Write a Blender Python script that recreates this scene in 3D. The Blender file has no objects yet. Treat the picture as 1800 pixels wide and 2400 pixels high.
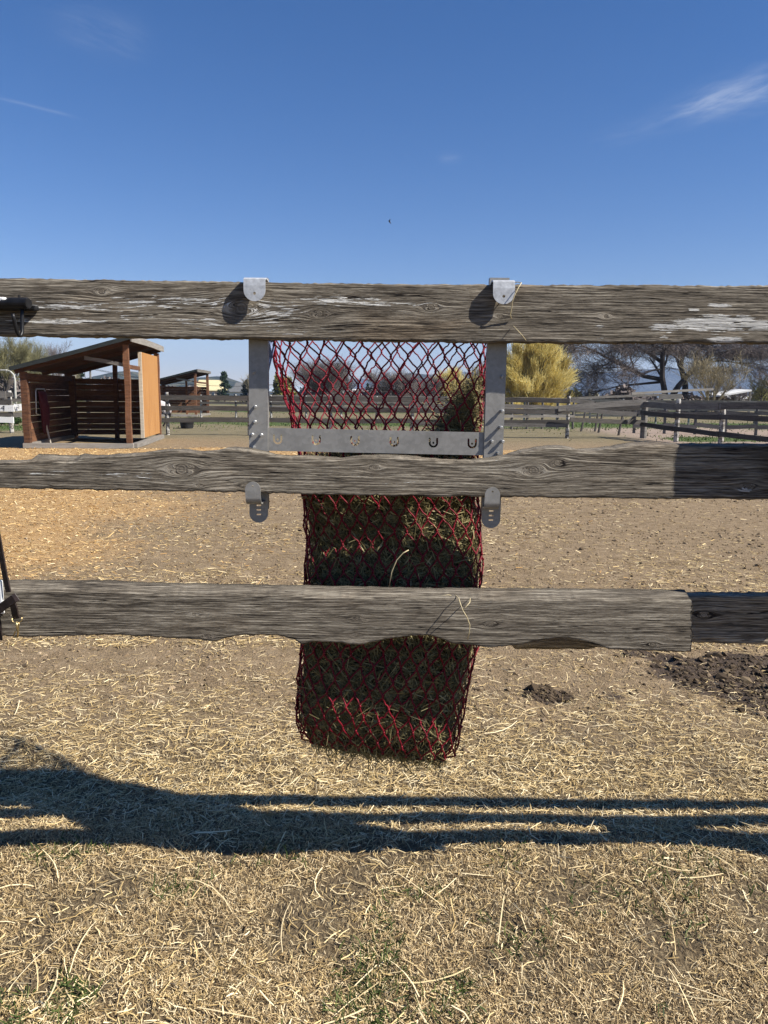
import bpy, bmesh, math, random
import numpy as np
from mathutils import Vector, Matrix
from mathutils.geometry import tessellate_polygon

# ------------------------------------------------------------------ camera
scene = bpy.context.scene
COL = scene.collection
CAM_H, FPX = 1.35, 1800.0                      # eye height; focal length in px of a 1800x2400 frame
PITCH = math.atan(275.0 / FPX)
ROLL = math.radians(0.5)
CM = Matrix.Rotation(math.pi / 2 - PITCH, 3, 'X') @ Matrix.Rotation(ROLL, 3, 'Z')
cd = bpy.data.cameras.new('camera')
cam = bpy.data.objects.new('camera', cd)
COL.objects.link(cam)
cam.location = (0, 0, CAM_H)
cam.rotation_euler = CM.to_euler()
cd.sensor_fit = 'VERTICAL'
cd.sensor_height = 36.0
cd.sensor_width = 27.0
cd.lens = 36.0 * FPX / 2400.0
cd.clip_start = 0.05
cd.clip_end = 20000
scene.camera = cam

# ------------------------------------------------------------------ light
SUN_TRAVEL = Vector((-2.85, 1.0, -2.70)).normalized()
SUN_POS = -SUN_TRAVEL
SUN_ELEV = math.asin(SUN_POS.z)
SUN_ROT = math.atan2(SUN_POS.x, SUN_POS.y)
ld = bpy.data.lights.new('sun', 'SUN')
ld.energy = 5.0
ld.angle = math.radians(0.53)
ld.color = (1.0, 0.955, 0.88)
lo = bpy.data.objects.new('sun', ld)
COL.objects.link(lo)
lo.rotation_euler = SUN_TRAVEL.to_track_quat('-Z', 'Y').to_euler()
lo.location = (20, -7, 19)

scene.view_settings.view_transform = 'Standard'
scene.view_settings.look = 'None'
scene.view_settings.exposure = 0.82
scene.view_settings.gamma = 1.0
scene.view_settings.use_curve_mapping = False


def ray(px, py):
    return CM @ Vector(((px - 900) / FPX, -(py - 1200) / FPX, -1.0))


def P(px, py, Y):
    """point seen at (px,py) at distance Y in front of the camera"""
    d = ray(px, py)
    k = Y / d.y
    return Vector((d.x * k, Y, CAM_H + d.z * k))


def G(px, py):
    d = ray(px, py)
    k = -CAM_H / d.z
    return Vector((d.x * k, d.y * k, 0))


# ------------------------------------------------------------------ node helper
class NT:
    def __init__(self, tree):
        self.t = tree
        self.n = tree.nodes
        self.l = tree.links

    def add(self, kind, **kw):
        nd = self.n.new(kind)
        for k, v in kw.items():
            if k.startswith('i_'):
                nm = k[2:].replace('_', ' ')
                self.set(nd.inputs[nm], v)
            else:
                setattr(nd, k, v)
        return nd

    def set(self, sock, v):
        if hasattr(v, 'is_output') or isinstance(v, bpy.types.NodeSocket):
            self.l.new(v, sock)
        else:
            sock.default_value = v

    def m(self, op, a, b=None, c=None, clamp=False):
        nd = self.n.new('ShaderNodeMath')
        nd.operation = op
        nd.use_clamp = clamp
        for i, v in enumerate((a, b, c)):
            if v is not None:
                self.set(nd.inputs[i], v)
        return nd.outputs[0]

    def noise(self, vec, scale=5.0, detail=4.0, rough=0.55, dist=0.0):
        nd = self.n.new('ShaderNodeTexNoise')
        if vec is not None:
            self.l.new(vec, nd.inputs['Vector'])
        nd.inputs['Scale'].default_value = scale
        nd.inputs['Detail'].default_value = detail
        nd.inputs['Roughness'].default_value = rough
        nd.inputs['Distortion'].default_value = dist
        return nd.outputs['Fac']

    def ramp(self, fac, stops, interp='LINEAR'):
        nd = self.n.new('ShaderNodeValToRGB')
        cr = nd.color_ramp
        cr.interpolation = interp
        while len(cr.elements) < len(stops):
            cr.elements.new(0.5)
        for e, (p, c) in zip(cr.elements, stops):
            e.position = p
            e.color = (c[0], c[1], c[2], 1) if not isinstance(c, (int, float)) else (c, c, c, 1)
        self.set(nd.inputs[0], fac)
        return nd.outputs[0]

    def step(self, v, lo, hi):
        nd = self.n.new('ShaderNodeMapRange')
        nd.interpolation_type = 'SMOOTHSTEP'
        self.set(nd.inputs['Value'], v)
        nd.inputs['From Min'].default_value = lo
        nd.inputs['From Max'].default_value = hi
        return nd.outputs[0]

    def mix(self, fac, a, b, blend='MIX'):
        nd = self.n.new('ShaderNodeMix')
        nd.data_type = 'RGBA'
        nd.blend_type = blend
        self.set(nd.inputs[0], fac)
        for s, v in ((nd.inputs[6], a), (nd.inputs[7], b)):
            if isinstance(v, (tuple, list)) and len(v) == 3:
                v = (v[0], v[1], v[2], 1)
            self.set(s, v)
        return nd.outputs[2]

    def xyz(self, x, y, z):
        nd = self.n.new('ShaderNodeCombineXYZ')
        for i, v in enumerate((x, y, z)):
            self.set(nd.inputs[i], v)
        return nd.outputs[0]

    def sep(self, v):
        nd = self.n.new('ShaderNodeSeparateXYZ')
        self.l.new(v, nd.inputs[0])
        return nd.outputs

    def attr(self, name):
        nd = self.n.new('ShaderNodeAttribute')
        nd.attribute_name = name
        return nd.outputs['Fac']

    def vscale(self, v, s):
        nd = self.n.new('ShaderNodeVectorMath')
        nd.operation = 'MULTIPLY'
        self.l.new(v, nd.inputs[0])
        nd.inputs[1].default_value = s
        return nd.outputs[0]

    def bump(self, h, strength=0.5, dist=0.01):
        nd = self.n.new('ShaderNodeBump')
        nd.inputs['Strength'].default_value = strength
        nd.inputs['Distance'].default_value = dist
        self.l.new(h, nd.inputs['Height'])
        return nd.outputs[0]


def new_mat(name):
    m = bpy.data.materials.new(name)
    m.use_nodes = True
    nt = NT(m.node_tree)
    bsdf = m.node_tree.nodes['Principled BSDF']
    bsdf.inputs['Roughness'].default_value = 0.85
    try:
        bsdf.inputs['Specular IOR Level'].default_value = 0.25
    except Exception:
        pass
    return m, nt, bsdf


# ------------------------------------------------------------------ world sky
world = bpy.data.worlds.new('World')
scene.world = world
world.use_nodes = True
wt = NT(world.node_tree)
bg = world.node_tree.nodes['Background']
sky = wt.add('ShaderNodeTexSky', sky_type='NISHITA')
sky.sun_disc = False
sky.sun_elevation = SUN_ELEV
sky.sun_rotation = SUN_ROT
sky.altitude = 500
sky.air_density = 1.0
sky.dust_density = 0.05
sky.ozone_density = 1.6
tc = wt.add('ShaderNodeTexCoord')
sx, sy, sz = wt.sep(tc.outputs['Generated'])
hz = wt.m('ADD', wt.m('MAXIMUM', sz, 0.0), 0.12)
cu = wt.m('DIVIDE', sx, hz)
cv = wt.m('DIVIDE', sy, hz)


def cloud_uv(px, py):
    d = ray(px, py).normalized()
    h = max(d.z, 0) + 0.12
    return d.x / h, d.y / h


# thin cirrus: streaky noise inside a few drifting patches, some in view, more around the sky
WISPS = []
for (a, b, wid, amp) in (((1570, 285), (1900, 150), .07, .42), ((1640, 250), (1830, 235), .07, .22),
                         ((120, 40), (340, 125), .08, .13), ((-30, 222), (165, 272), .010, .22),
                         ((1030, 375), (1080, 372), .035, .16), ((1400, 330), (1560, 290), .06, .10)):
    WISPS.append((cloud_uv(*a), cloud_uv(*b), wid, amp))
for (a, b, wid, amp) in (((-4.0, 1.2), (-2.9, 1.6), .12, .5), ((2.6, -1.5), (3.6, -.8), .14, .5),
                         ((-1.8, -2.4), (-.7, -2.1), .12, .45), ((3.4, 2.5), (4.6, 3.2), .15, .5)):
    WISPS.append((a, b, wid, amp))
wob = wt.noise(wt.xyz(cu, cv, 3.3), 2.2, 4, .6)
acc = None
for (a, b, wid, amp) in WISPS:
    dx, dy = b[0] - a[0], b[1] - a[1]
    L = math.hypot(dx, dy)
    ux, uy = dx / L, dy / L
    du = wt.m('SUBTRACT', cu, (a[0] + b[0]) / 2)
    dv = wt.m('SUBTRACT', cv, (a[1] + b[1]) / 2)
    s = wt.m('ADD', wt.m('MULTIPLY', du, ux), wt.m('MULTIPLY', dv, uy))
    t = wt.m('ADD', wt.m('MULTIPLY', du, -uy), wt.m('MULTIPLY', dv, ux))
    t = wt.m('ADD', t, wt.m('MULTIPLY', wt.m('SUBTRACT', wob, .5), wid * 2.2))
    e = wt.m('ADD', wt.m('POWER', wt.m('ABSOLUTE', wt.m('DIVIDE', s, L * .5)), 3.0),
             wt.m('POWER', wt.m('ABSOLUTE', wt.m('DIVIDE', t, wid)), 2.0))
    g = wt.m('EXPONENT', wt.m('MULTIPLY', e, -1.3))
    st = wt.noise(wt.xyz(wt.m('MULTIPLY', s, 5.0), wt.m('MULTIPLY', t, 16.0), amp * 7), 1.6, 5, .62)
    g = wt.m('MULTIPLY', g, wt.m('MULTIPLY', wt.step(st, .2, .95), amp))
    acc = g if acc is None else wt.m('ADD', acc, g)
acc = wt.m('MINIMUM', acc, 0.9)
hsv = wt.add('ShaderNodeHueSaturation')
hsv.inputs['Saturation'].default_value = 1.36
wt.l.new(sky.outputs[0], hsv.inputs['Color'])
skb = wt.mix(1.0, hsv.outputs[0], (1.06, .985, 1.20), 'MULTIPLY')
skc = wt.mix(acc, skb, (9.5, 10.0, 10.8))
wt.l.new(skc, bg.inputs['Color'])
bg.inputs['Strength'].default_value = 0.054

# ------------------------------------------------------------------ mesh helpers
rng = np.random.default_rng(11)
random.seed(5)


def mesh_np(name, V, F=None, Q=None, attrs=None, smooth=False):
    """V (n,3); F (m,3) tris and/or Q (k,4) quads"""
    V = np.asarray(V, dtype=np.float32)
    me = bpy.data.meshes.new(name)
    me.vertices.add(len(V))
    me.vertices.foreach_set('co', V.ravel())
    loops = []
    starts = []
    tot = []
    s = 0
    if F is not None and len(F):
        F = np.asarray(F, dtype=np.int32)
        loops.append(F.ravel())
        starts.append(np.arange(len(F), dtype=np.int32) * 3)
        tot.append(np.full(len(F), 3, np.int32))
        s = len(F) * 3
    if Q is not None and len(Q):
        Q = np.asarray(Q, dtype=np.int32)
        loops.append(Q.ravel())
        starts.append(s + np.arange(len(Q), dtype=np.int32) * 4)
        tot.append(np.full(len(Q), 4, np.int32))
    lp = np.concatenate(loops)
    me.loops.add(len(lp))
    me.loops.foreach_set('vertex_index', lp)
    st = np.concatenate(starts)
    me.polygons.add(len(st))
    me.polygons.foreach_set('loop_start', st)
    if attrs:
        for k, a in attrs.items():
            at = me.attributes.new(k, 'FLOAT', 'POINT')
            at.data.foreach_set('value', np.asarray(a, dtype=np.float32))
    me.update(calc_edges=True)
    me.polygons.foreach_set('use_smooth', np.full(len(st), bool(smooth)))
    return me


class MB:
    def __init__(self):
        self.v = []
        self.f = []

    def addv(self, vs):
        o = len(self.v)
        self.v.extend([tuple(x) for x in vs])
        return o

    def hexa(self, c8):
        o = self.addv(c8)
        for f in ((0, 3, 2, 1), (4, 5, 6, 7), (0, 1, 5, 4), (1, 2, 6, 5), (2, 3, 7, 6), (3, 0, 4, 7)):
            self.f.append([o + i for i in f])
        return self

    def box(self, c, s, R=None):
        c = Vector(c)
        hx, hy, hz_ = s[0] / 2, s[1] / 2, s[2] / 2
        pts = [Vector(p) for p in ((-hx, -hy, -hz_), (hx, -hy, -hz_), (hx, hy, -hz_), (-hx, hy, -hz_),
                                   (-hx, -hy, hz_), (hx, -hy, hz_), (hx, hy, hz_), (-hx, hy, hz_))]
        if R is not None:
            pts = [R @ p for p in pts]
        return self.hexa([c + p for p in pts])

    def tube(self, path, rad, n=8, cap=True):
        path = [Vector(p) for p in path]
        if not hasattr(rad, '__len__'):
            rad = [rad] * len(path)
        rings = []
        up = None
        for i, p in enumerate(path):
            a = path[max(i - 1, 0)]
            b = path[min(i + 1, len(path) - 1)]
            d = (b - a)
            d = d.normalized() if d.length > 1e-9 else Vector((0, 0, 1))
            if up is None:
                up = Vector((0, 0, 1)) if abs(d.z) < .9 else Vector((1, 0, 0))
            x = d.cross(up)
            x = x.normalized() if x.length > 1e-6 else d.orthogonal().normalized()
            y = x.cross(d).normalized()
            up = y
            rings.append(self.addv([p + (x * math.cos(2 * math.pi * k / n) + y * math.sin(2 * math.pi * k / n)) * rad[i]
                                    for k in range(n)]))
        for i in range(len(rings) - 1):
            for k in range(n):
                k2 = (k + 1) % n
                self.f.append([rings[i] + k, rings[i] + k2, rings[i + 1] + k2, rings[i + 1] + k])
        if cap:
            self.f.append([rings[0] + k for k in range(n)][::-1])
            self.f.append([rings[-1] + k for k in range(n)])
        return self

    def strip(self, rows, closed=False):
        """loft between rows of points of equal length"""
        os_ = [self.addv(r) for r in rows]
        n = len(rows[0])
        for i in range(len(rows) - 1):
            for k in range(n if closed else n - 1):
                k2 = (k + 1) % n
                self.f.append([os_[i] + k, os_[i] + k2, os_[i + 1] + k2, os_[i + 1] + k])
        return os_

    def plate(self, outline, holes, thick, fr):
        """flat plate with real holes; fr(u, v, w) maps plate coords to world, w = 0 front .. thick back"""
        loops = [list(outline)] + [list(h) for h in holes]
        flat = [p for lp in loops for p in lp]
        tris = tessellate_polygon([[Vector((p[0], p[1], 0)) for p in lp] for lp in loops])
        o1 = self.addv([fr(p[0], p[1], 0) for p in flat])
        o2 = self.addv([fr(p[0], p[1], thick) for p in flat])
        for t in tris:
            self.f.append([o1 + t[0], o1 + t[1], o1 + t[2]])
            self.f.append([o2 + t[2], o2 + t[1], o2 + t[0]])
        b = 0
        for lp in loops:
            n = len(lp)
            for k in range(n):
                k2 = (k + 1) % n
                self.f.append([o1 + b + k, o2 + b + k, o2 + b + k2, o1 + b + k2])
            b += n
        return self

    def mesh(self, name, smooth=False):
        me = bpy.data.meshes.new(name)
        me.from_pydata(self.v, [], self.f)
        bm_ = bmesh.new()
        bm_.from_mesh(me)
        bmesh.ops.recalc_face_normals(bm_, faces=bm_.faces)
        bm_.to_mesh(me)
        bm_.free()
        me.update()
        if smooth:
            me.polygons.foreach_set('use_smooth', np.full(len(me.polygons), True))
        return me


def link(name, me, mat=None, parent=None, loc=None):
    o = bpy.data.objects.new(name, me)
    COL.objects.link(o)
    if me is not None and mat is not None and len(me.materials) == 0:
        me.materials.append(mat)
    if parent is not None:
        o.parent = parent
        o.matrix_parent_inverse = Matrix.Translation(parent_world(parent)).inverted()
    if loc is not None:
        o.location = loc
    return o


def parent_world(p):
    v = Vector(p.location)
    return v


def part(name, mb, mat, parent, smooth=False, label=None, bevel=0):
    me = mb.mesh(name, smooth) if isinstance(mb, MB) else mb
    o = link(name, me, mat)
    o.parent = parent
    # all geometry is written in world coordinates; only root empties carry a translation
    off = Vector(parent.location) if parent.parent is None else Vector((0, 0, 0))
    o.matrix_parent_inverse = Matrix.Translation(-off)
    if label:
        o['label'] = label
    if bevel:
        bm_ = o.modifiers.new('bevel', 'BEVEL')
        bm_.width = bevel
        bm_.segments = 2
        bm_.limit_method = 'ANGLE'
    return o


def thing(name, label, cat, loc=(0, 0, 0), group=None):
    o = bpy.data.objects.new(name, None)
    COL.objects.link(o)
    o.location = loc
    o.empty_display_size = 0.1
    o['label'] = label
    o['category'] = cat
    if group:
        o['group'] = group
    return o


def tag(o, label=None, cat=None, group=None, kind=None):
    for k, v in (('label', label), ('category', cat), ('group', group), ('kind', kind)):
        if v:
            o[k] = v
    return o


def hash2(ix, iy, seed):
    h = (ix.astype(np.int64) * 374761393 + iy.astype(np.int64) * 668265263 + seed * 974634777) & 0xffffffff
    h = ((h ^ (h >> 13)) * 1274126177) & 0xffffffff
    h = h ^ (h >> 16)
    return (h & 0xffff) / 65535.0


def vn(x, y, seed=0):
    x = np.asarray(x, float)
    y = np.asarray(y, float)
    ix = np.floor(x)
    iy = np.floor(y)
    fx = x - ix
    fy = y - iy
    fx = fx * fx * (3 - 2 * fx)
    fy = fy * fy * (3 - 2 * fy)
    a = hash2(ix, iy, seed)
    b = hash2(ix + 1, iy, seed)
    c = hash2(ix, iy + 1, seed)
    d = hash2(ix + 1, iy + 1, seed)
    return (a * (1 - fx) + b * fx) * (1 - fy) + (c * (1 - fx) + d * fx) * fy


def fbm(x, y, seed=0, oct_=4):
    s = 0
    a = .5
    for k in range(oct_):
        s = s + a * vn(x * 2 ** k, y * 2 ** k, seed + k)
        a *= .5
    return s / (1 - .5 ** oct_)


def sst(v, a, b):
    t = np.clip((np.asarray(v, float) - a) / (b - a), 0, 1)
    return t * t * (3 - 2 * t)


# ------------------------------------------------------------------ terrain functions
MUD = G(1760, 1590)
CLOD = G(1285, 1622)


def shav_mask(x, y):
    """orange wood shavings: a spread in front of the shelter that runs down to the near left"""
    x = np.asarray(x, float)
    y = np.asarray(y, float)
    n = (fbm(x * .9, y * .9, 21) - .5)
    right = -2.0 - (y - 5.2) * 0.20 + np.where(y > 11.5, (y - 11.5) * 2.3, 0) + n * 2.2
    band = sst(y, 4.3, 5.2) * (1 - sst(y + n * 2, 18.6, 19.4))
    w = 1.0 + .11 * y
    return band * (1 - sst(x, right - w, right + w)) * (1 - sst(x, 4.6, 6.2))


def mud_mask(x, y):
    x = np.asarray(x, float)
    y = np.asarray(y, float)
    n = fbm(x * 3, y * 3, 5) - .5
    d = np.hypot((x - MUD.x) / .66, (y - MUD.y) / .46) + n * 1.7
    d2 = np.hypot((x - CLOD.x) / .12, (y - CLOD.y) / .10) + n * .8
    return np.maximum(1 - sst(d, .55, 1.15), 1 - sst(d2, .5, 1.1))


def green_mask(x, y):
    """living grass: tufts in the near turf and strips around the far paddocks"""
    x = np.asarray(x, float)
    y = np.asarray(y, float)
    near = .6 * sst(fbm(x * 5.5 + 9, y * 5.5, 33), .56, .72) * (1 - .6 * sst(x, -.1, .5)) * (1 - sst(y, 1.95, 2.12))
    n = fbm(x * .35, y * .35, 41) - .5
    strip1 = np.exp(-((y - (25.0 + n * 3)) / 1.6) ** 2) * sst(x, 8.6, 9.6)
    strip2 = np.exp(-((y - (38 + n * 6)) / 5.0) ** 2)
    left = np.exp(-((y - (29.5 + n * 2)) / 2.6) ** 2) * (1 - sst(x, -13.0, -11.8))
    far = sst(y, 44, 60) * sst(n, -.15, .2) * .8
    return np.clip(near + strip1 + strip2 * sst(x, -13, -11) + left + far, 0, 1)


def gz(x, y):
    x = np.asarray(x, float)
    y = np.asarray(y, float)
    near = np.exp(-(np.maximum(y - 2.5, 0) / 9.0) ** 2)
    z = ((fbm(x * 1.3, y * 1.3, 1) - .5) * .05 + (fbm(x * 7, y * 7, 2) - .5) * .02) * near
    mid = sst(y, 3, 6) * (1 - sst(y, 40, 70))
    z = z + (fbm(x * .5, y * .5, 3) - .5) * .06 * mid
    mm = mud_mask(x, y)
    z = z + mm * (fbm(x * 11, y * 11, 4) - .45) * .06
    z = z + shav_mask(x, y) * ((fbm(x * 3, y * 3, 8) - .3) * .03)
    return z - .012 + .075 * (1 - sst(y, 1.98, 2.50))


def grow_axis(lo, hi, step, ratio, far_lo, far_hi):
    a = list(np.arange(lo, hi, step))
    s = step
    v = hi
    while v < far_hi:
        a.append(v)
        s *= ratio
        v += s
    a.append(far_hi)
    s = step
    v = lo
    pre = []
    while v > far_lo:
        s *= ratio
        v -= s
        pre.append(max(v, far_lo))
    return np.array(pre[::-1] + a)


GX = grow_axis(-2.2, 2.2, .03, 1.06, -3500, 3500)
GY = grow_axis(1.1, 4.6, .03, 1.045, -300, 4200)
XX, YY = np.meshgrid(GX, GY)
ZZ = gz(XX, YY)
nx, ny = len(GX), len(GY)
idx = np.arange(nx * ny).reshape(ny, nx)
gq = np.stack([idx[:-1, :-1], idx[:-1, 1:], idx[1:, 1:], idx[1:, :-1]], -1).reshape(-1, 4)
fx_, fy_ = XX.ravel(), YY.ravel()
gme = mesh_np('ground', np.stack([fx_, fy_, ZZ.ravel()], -1), Q=gq, smooth=True,
              attrs={'shav': shav_mask(fx_, fy_), 'mud': mud_mask(fx_, fy_), 'green': green_mask(fx_, fy_)})

gm, t, b = new_mat('ground_soil')
geo = t.add('ShaderNodeNewGeometry')
pos = geo.outputs['Position']
px_, py_, pz_ = t.sep(pos)
n1 = t.noise(pos, 1.3, 6, .6)
n2 = t.noise(pos, 9, 6, .65)
n3 = t.noise(pos, 60, 5, .7)
fine = t.noise(t.vscale(pos, (1, .45, 1)), 130, 3, .6)
soil = t.ramp(t.m('ADD', t.m('MULTIPLY', n2, .5), t.m('MULTIPLY', n3, .5)),
              [(.28, (.085, .060, .031)), (.5, (.235, .166, .094)), (.72, (.38, .288, .178))])
turf = t.ramp(t.m('ADD', t.m('MULTIPLY', n3, .6), t.m('MULTIPLY', fine, .4)),
              [(.3, (.040, .028, .016)), (.5, (.13, .094, .052)), (.7, (.31, .24, .14))])
shv = t.ramp(t.m('ADD', t.m('MULTIPLY', n3, .55), t.m('MULTIPLY', fine, .45)),
             [(.3, (.17, .090, .032)), (.5, (.40, .245, .105)), (.7, (.60, .43, .22))])
pasture = t.ramp(t.m('ADD', t.m('MULTIPLY', n1, .5), t.m('MULTIPLY', n2, .5)),
                 [(.3, (.10, .085, .045)), (.55, (.19, .155, .085)), (.75, (.26, .21, .13))])
paddock = t.ramp(t.m('ADD', t.m('MULTIPLY', n2, .6), t.m('MULTIPLY', n3, .4)),
                 [(.3, (.19, .135, .10)), (.55, (.31, .235, .18)), (.75, (.40, .31, .24))])
grass = t.ramp(n2, [(.3, (.035, .055, .012)), (.6, (.085, .12, .028)), (.8, (.16, .17, .06))])
yw = t.m('ADD', py_, t.m('MULTIPLY', t.m('SUBTRACT', n1, .5), 1.2))
c = t.mix(t.step(yw, 2.3, 3.6), turf, soil)
c = t.mix(t.step(yw, 19, 27), c, pasture)
pad = t.m('MULTIPLY', t.step(px_, 7.2, 9.4), t.m('MULTIPLY', t.step(yw, 18, 21), t.m('SUBTRACT', 1.0, t.step(yw, 36, 44))))
c = t.mix(pad, c, paddock)
c = t.mix(t.step(t.m('ADD', t.attr('shav'), t.m('MULTIPLY', t.m('SUBTRACT', n2, .5), .7)), .3, .75), c, shv)
c = t.mix(t.step(t.m('ADD', t.attr('green'), t.m('MULTIPLY', t.m('SUBTRACT', n3, .5), .9)), .35, .8), c, grass)
c = t.mix(t.step(t.m('ADD', t.attr('mud'), t.m('MULTIPLY', t.m('SUBTRACT', n3, .5), .8)), .3, .6), c, (.075, .053, .037))
t.l.new(c, b.inputs['Base Color'])
b.inputs['Roughness'].default_value = .95
t.l.new(t.bump(t.m('ADD', n3, t.m('MULTIPLY', fine, .8)), .9, .012), b.inputs['Normal'])
ground = tag(link('ground', gme, gm), 'dry paddock ground of soil, turf and wood shavings', None, kind='structure')


# ------------------------------------------------------------------ materials
def rnd_mat(name, stops, rough=.8, trans=0.0, spec=.2):
    """colour by the per-piece random number stored on the mesh"""
    m, t_, b_ = new_mat(name)
    col = t_.ramp(t_.attr('rnd'), stops)
    t_.l.new(col, b_.inputs['Base Color'])
    b_.inputs['Roughness'].default_value = rough
    b_.inputs['Specular IOR Level'].default_value = spec
    if trans:
        tr = t_.add('ShaderNodeBsdfTranslucent')
        t_.l.new(col, tr.inputs['Color'])
        mx = t_.add('ShaderNodeMixShader')
        mx.inputs[0].default_value = trans
        t_.l.new(b_.outputs[0], mx.inputs[1])
        t_.l.new(tr.outputs[0], mx.inputs[2])
        out = [n for n in m.node_tree.nodes if n.type == 'OUTPUT_MATERIAL'][0]
        t_.l.new(mx.outputs[0], out.inputs['Surface'])
    return m


M_STRAW = rnd_mat('straw', [(0, (.12, .078, .032)), (.3, (.36, .245, .095)), (.7, (.64, .475, .22)), (1, (.88, .735, .46))], .6, 0, .35)
M_TURF = rnd_mat('dead_turf', [(0, (.07, .046, .020)), (.35, (.29, .198, .098)), (.75, (.57, .425, .22)), (1, (.82, .67, .42))], .75, 0)
M_CHIP = rnd_mat('shaving', [(0, (.12, .05, .014)), (.35, (.40, .235, .085)), (.75, (.64, .45, .20)), (1, (.86, .71, .43))], .7, 0)
M_GRASS = rnd_mat('grass_blade', [(0, (.025, .045, .010)), (.6, (.065, .105, .022)), (1, (.16, .18, .06))], .6, .25)
M_CLOD = rnd_mat('clod', [(0, (.025, .017, .011)), (.6, (.085, .060, .037)), (1, (.20, .15, .09))], .95)
M_HAY = rnd_mat('hay', [(0, (.045, .036, .014)), (.4, (.15, .125, .050)), (.8, (.34, .285, .13)), (1, (.58, .50, .27))], .65, .2, .3)


def wood_far(name, dark, light, rough=.85, stretch=(2, 2, 14)):
    m, t_, b_ = new_mat(name)
    tc_ = t_.add('ShaderNodeTexCoord')
    oi = t_.add('ShaderNodeObjectInfo')
    o = tc_.outputs['Object']
    a = t_.noise(t_.vscale(o, stretch), 1.5, 5, .6)
    b2 = t_.noise(o, 30, 3, .6)
    v = t_.m('ADD', t_.m('ADD', t_.m('MULTIPLY', a, .6), t_.m('MULTIPLY', b2, .25)), t_.m('MULTIPLY', oi.outputs['Random'], .22))
    t_.l.new(t_.ramp(v, [(.3, dark), (.78, light)]), b_.inputs['Base Color'])
    b_.inputs['Roughness'].default_value = rough
    t_.l.new(t_.bump(a, .4, .01), b_.inputs['Normal'])
    return m


M_GREYWOOD = wood_far('weathered_fence_wood', (.055, .050, .045), (.235, .215, .19))
M_DARKWOOD = wood_far('dark_fence_wood', (.022, .019, .017), (.125, .112, .098))
M_BROWN = wood_far('brown_shelter_wood', (.034, .015, .009), (.235, .110, .056))
M_PLY = wood_far('orange_plywood', (.27, .115, .030), (.56, .31, .12), stretch=(16, 16, .7))
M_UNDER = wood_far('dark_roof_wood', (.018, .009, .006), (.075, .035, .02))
M_TRIM = wood_far('pale_trim_wood', (.40, .34, .26), (.62, .55, .44))
M_CONC = wood_far('pale_sill', (.15, .135, .115), (.34, .31, .27))


def painted(name, wood, paint, thr=.5):
    m, t_, b_ = new_mat(name)
    tc_ = t_.add('ShaderNodeTexCoord')
    o = tc_.outputs['Object']
    a = t_.noise(t_.vscale(o, (3, 3, 6)), 2.5, 5, .65)
    c_ = t_.mix(t_.step(a, thr - .04, thr + .04), wood, paint)
    t_.l.new(c_, b_.inputs['Base Color'])
    return m


M_WHITEPOST = painted('flaking_white_paint', (.14, .125, .105), (.44, .42, .38), .49)
M_WHITEBOARD = painted('white_board_paint', (.30, .28, .26), (.78, .77, .74), .36)


def plain(name, col, rough=.6, metal=0.0, var=.12, scale=12, bumpd=0.0):
    m, t_, b_ = new_mat(name)
    tc_ = t_.add('ShaderNodeTexCoord')
    n = t_.noise(tc_.outputs['Object'], scale, 5, .6)
    lo_ = tuple(max(0, c * (1 - var * 1.6)) for c in col)
    hi_ = tuple(min(1, c * (1 + var * 1.3)) for c in col)
    t_.l.new(t_.ramp(n, [(.3, lo_), (.7, hi_)]), b_.inputs['Base Color'])
    b_.inputs['Roughness'].default_value = rough
    b_.inputs['Metallic'].default_value = metal
    if bumpd:
        t_.l.new(t_.bump(n, .5, bumpd), b_.inputs['Normal'])
    return m


M_ROOF = plain('dark_roof_sheet', (.022, .027, .027), .95, 0, .2, 3)
M_RED = plain('red_net_cord', (.165, .005, .014), .55, 0, .25, 60, .002)
M_BLACK = plain('black_enamel', (.012, .012, .013), .38, 0, .3, 40)
M_LEATHER = plain('brown_leather', (.030, .020, .017), .42, 0, .3, 70, .001)
M_BRASS = plain('brass', (.55, .42, .20), .35, .9, .15, 60)
M_RUBBER = plain('black_rubber', (.018, .018, .018), .6, 0, .2, 10)
M_BLUE = plain('blue_webbing', (.20, .26, .44), .7, 0, .45, 35)
M_WHITE = plain('white_paint', (.74, .73, .70), .6, 0, .08, 20)

# galvanised sheet: spangle and faint streaks
M_ZINC, t, b = new_mat('galvanised_steel')
tc_ = t.add('ShaderNodeTexCoord')
vor = t.add('ShaderNodeTexVoronoi')
t.l.new(tc_.outputs['Object'], vor.inputs['Vector'])
vor.inputs['Scale'].default_value = 120
nz = t.noise(tc_.outputs['Object'], 14, 5, .65)
vv = t.m('ADD', t.m('MULTIPLY', t.sep(vor.outputs['Color'])[0], .22), t.m('MULTIPLY', nz, .78))
t.l.new(t.ramp(vv, [(.25, (.215, .205, .186)), (.75, (.33, .315, .287))]), b.inputs['Base Color'])
b.inputs['Metallic'].default_value = .25
t.l.new(t.ramp(nz, [(.3, .42), (.7, .60)]), b.inputs['Roughness'])
b.inputs['Specular IOR Level'].default_value = .5


M_HOOK = plain('bright_zinc', (.56, .565, .56), .5, .35, .16, 90)
M_BOLT = plain('bolt_steel', (.40, .40, .39), .4, .6, .2, 150)

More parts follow.
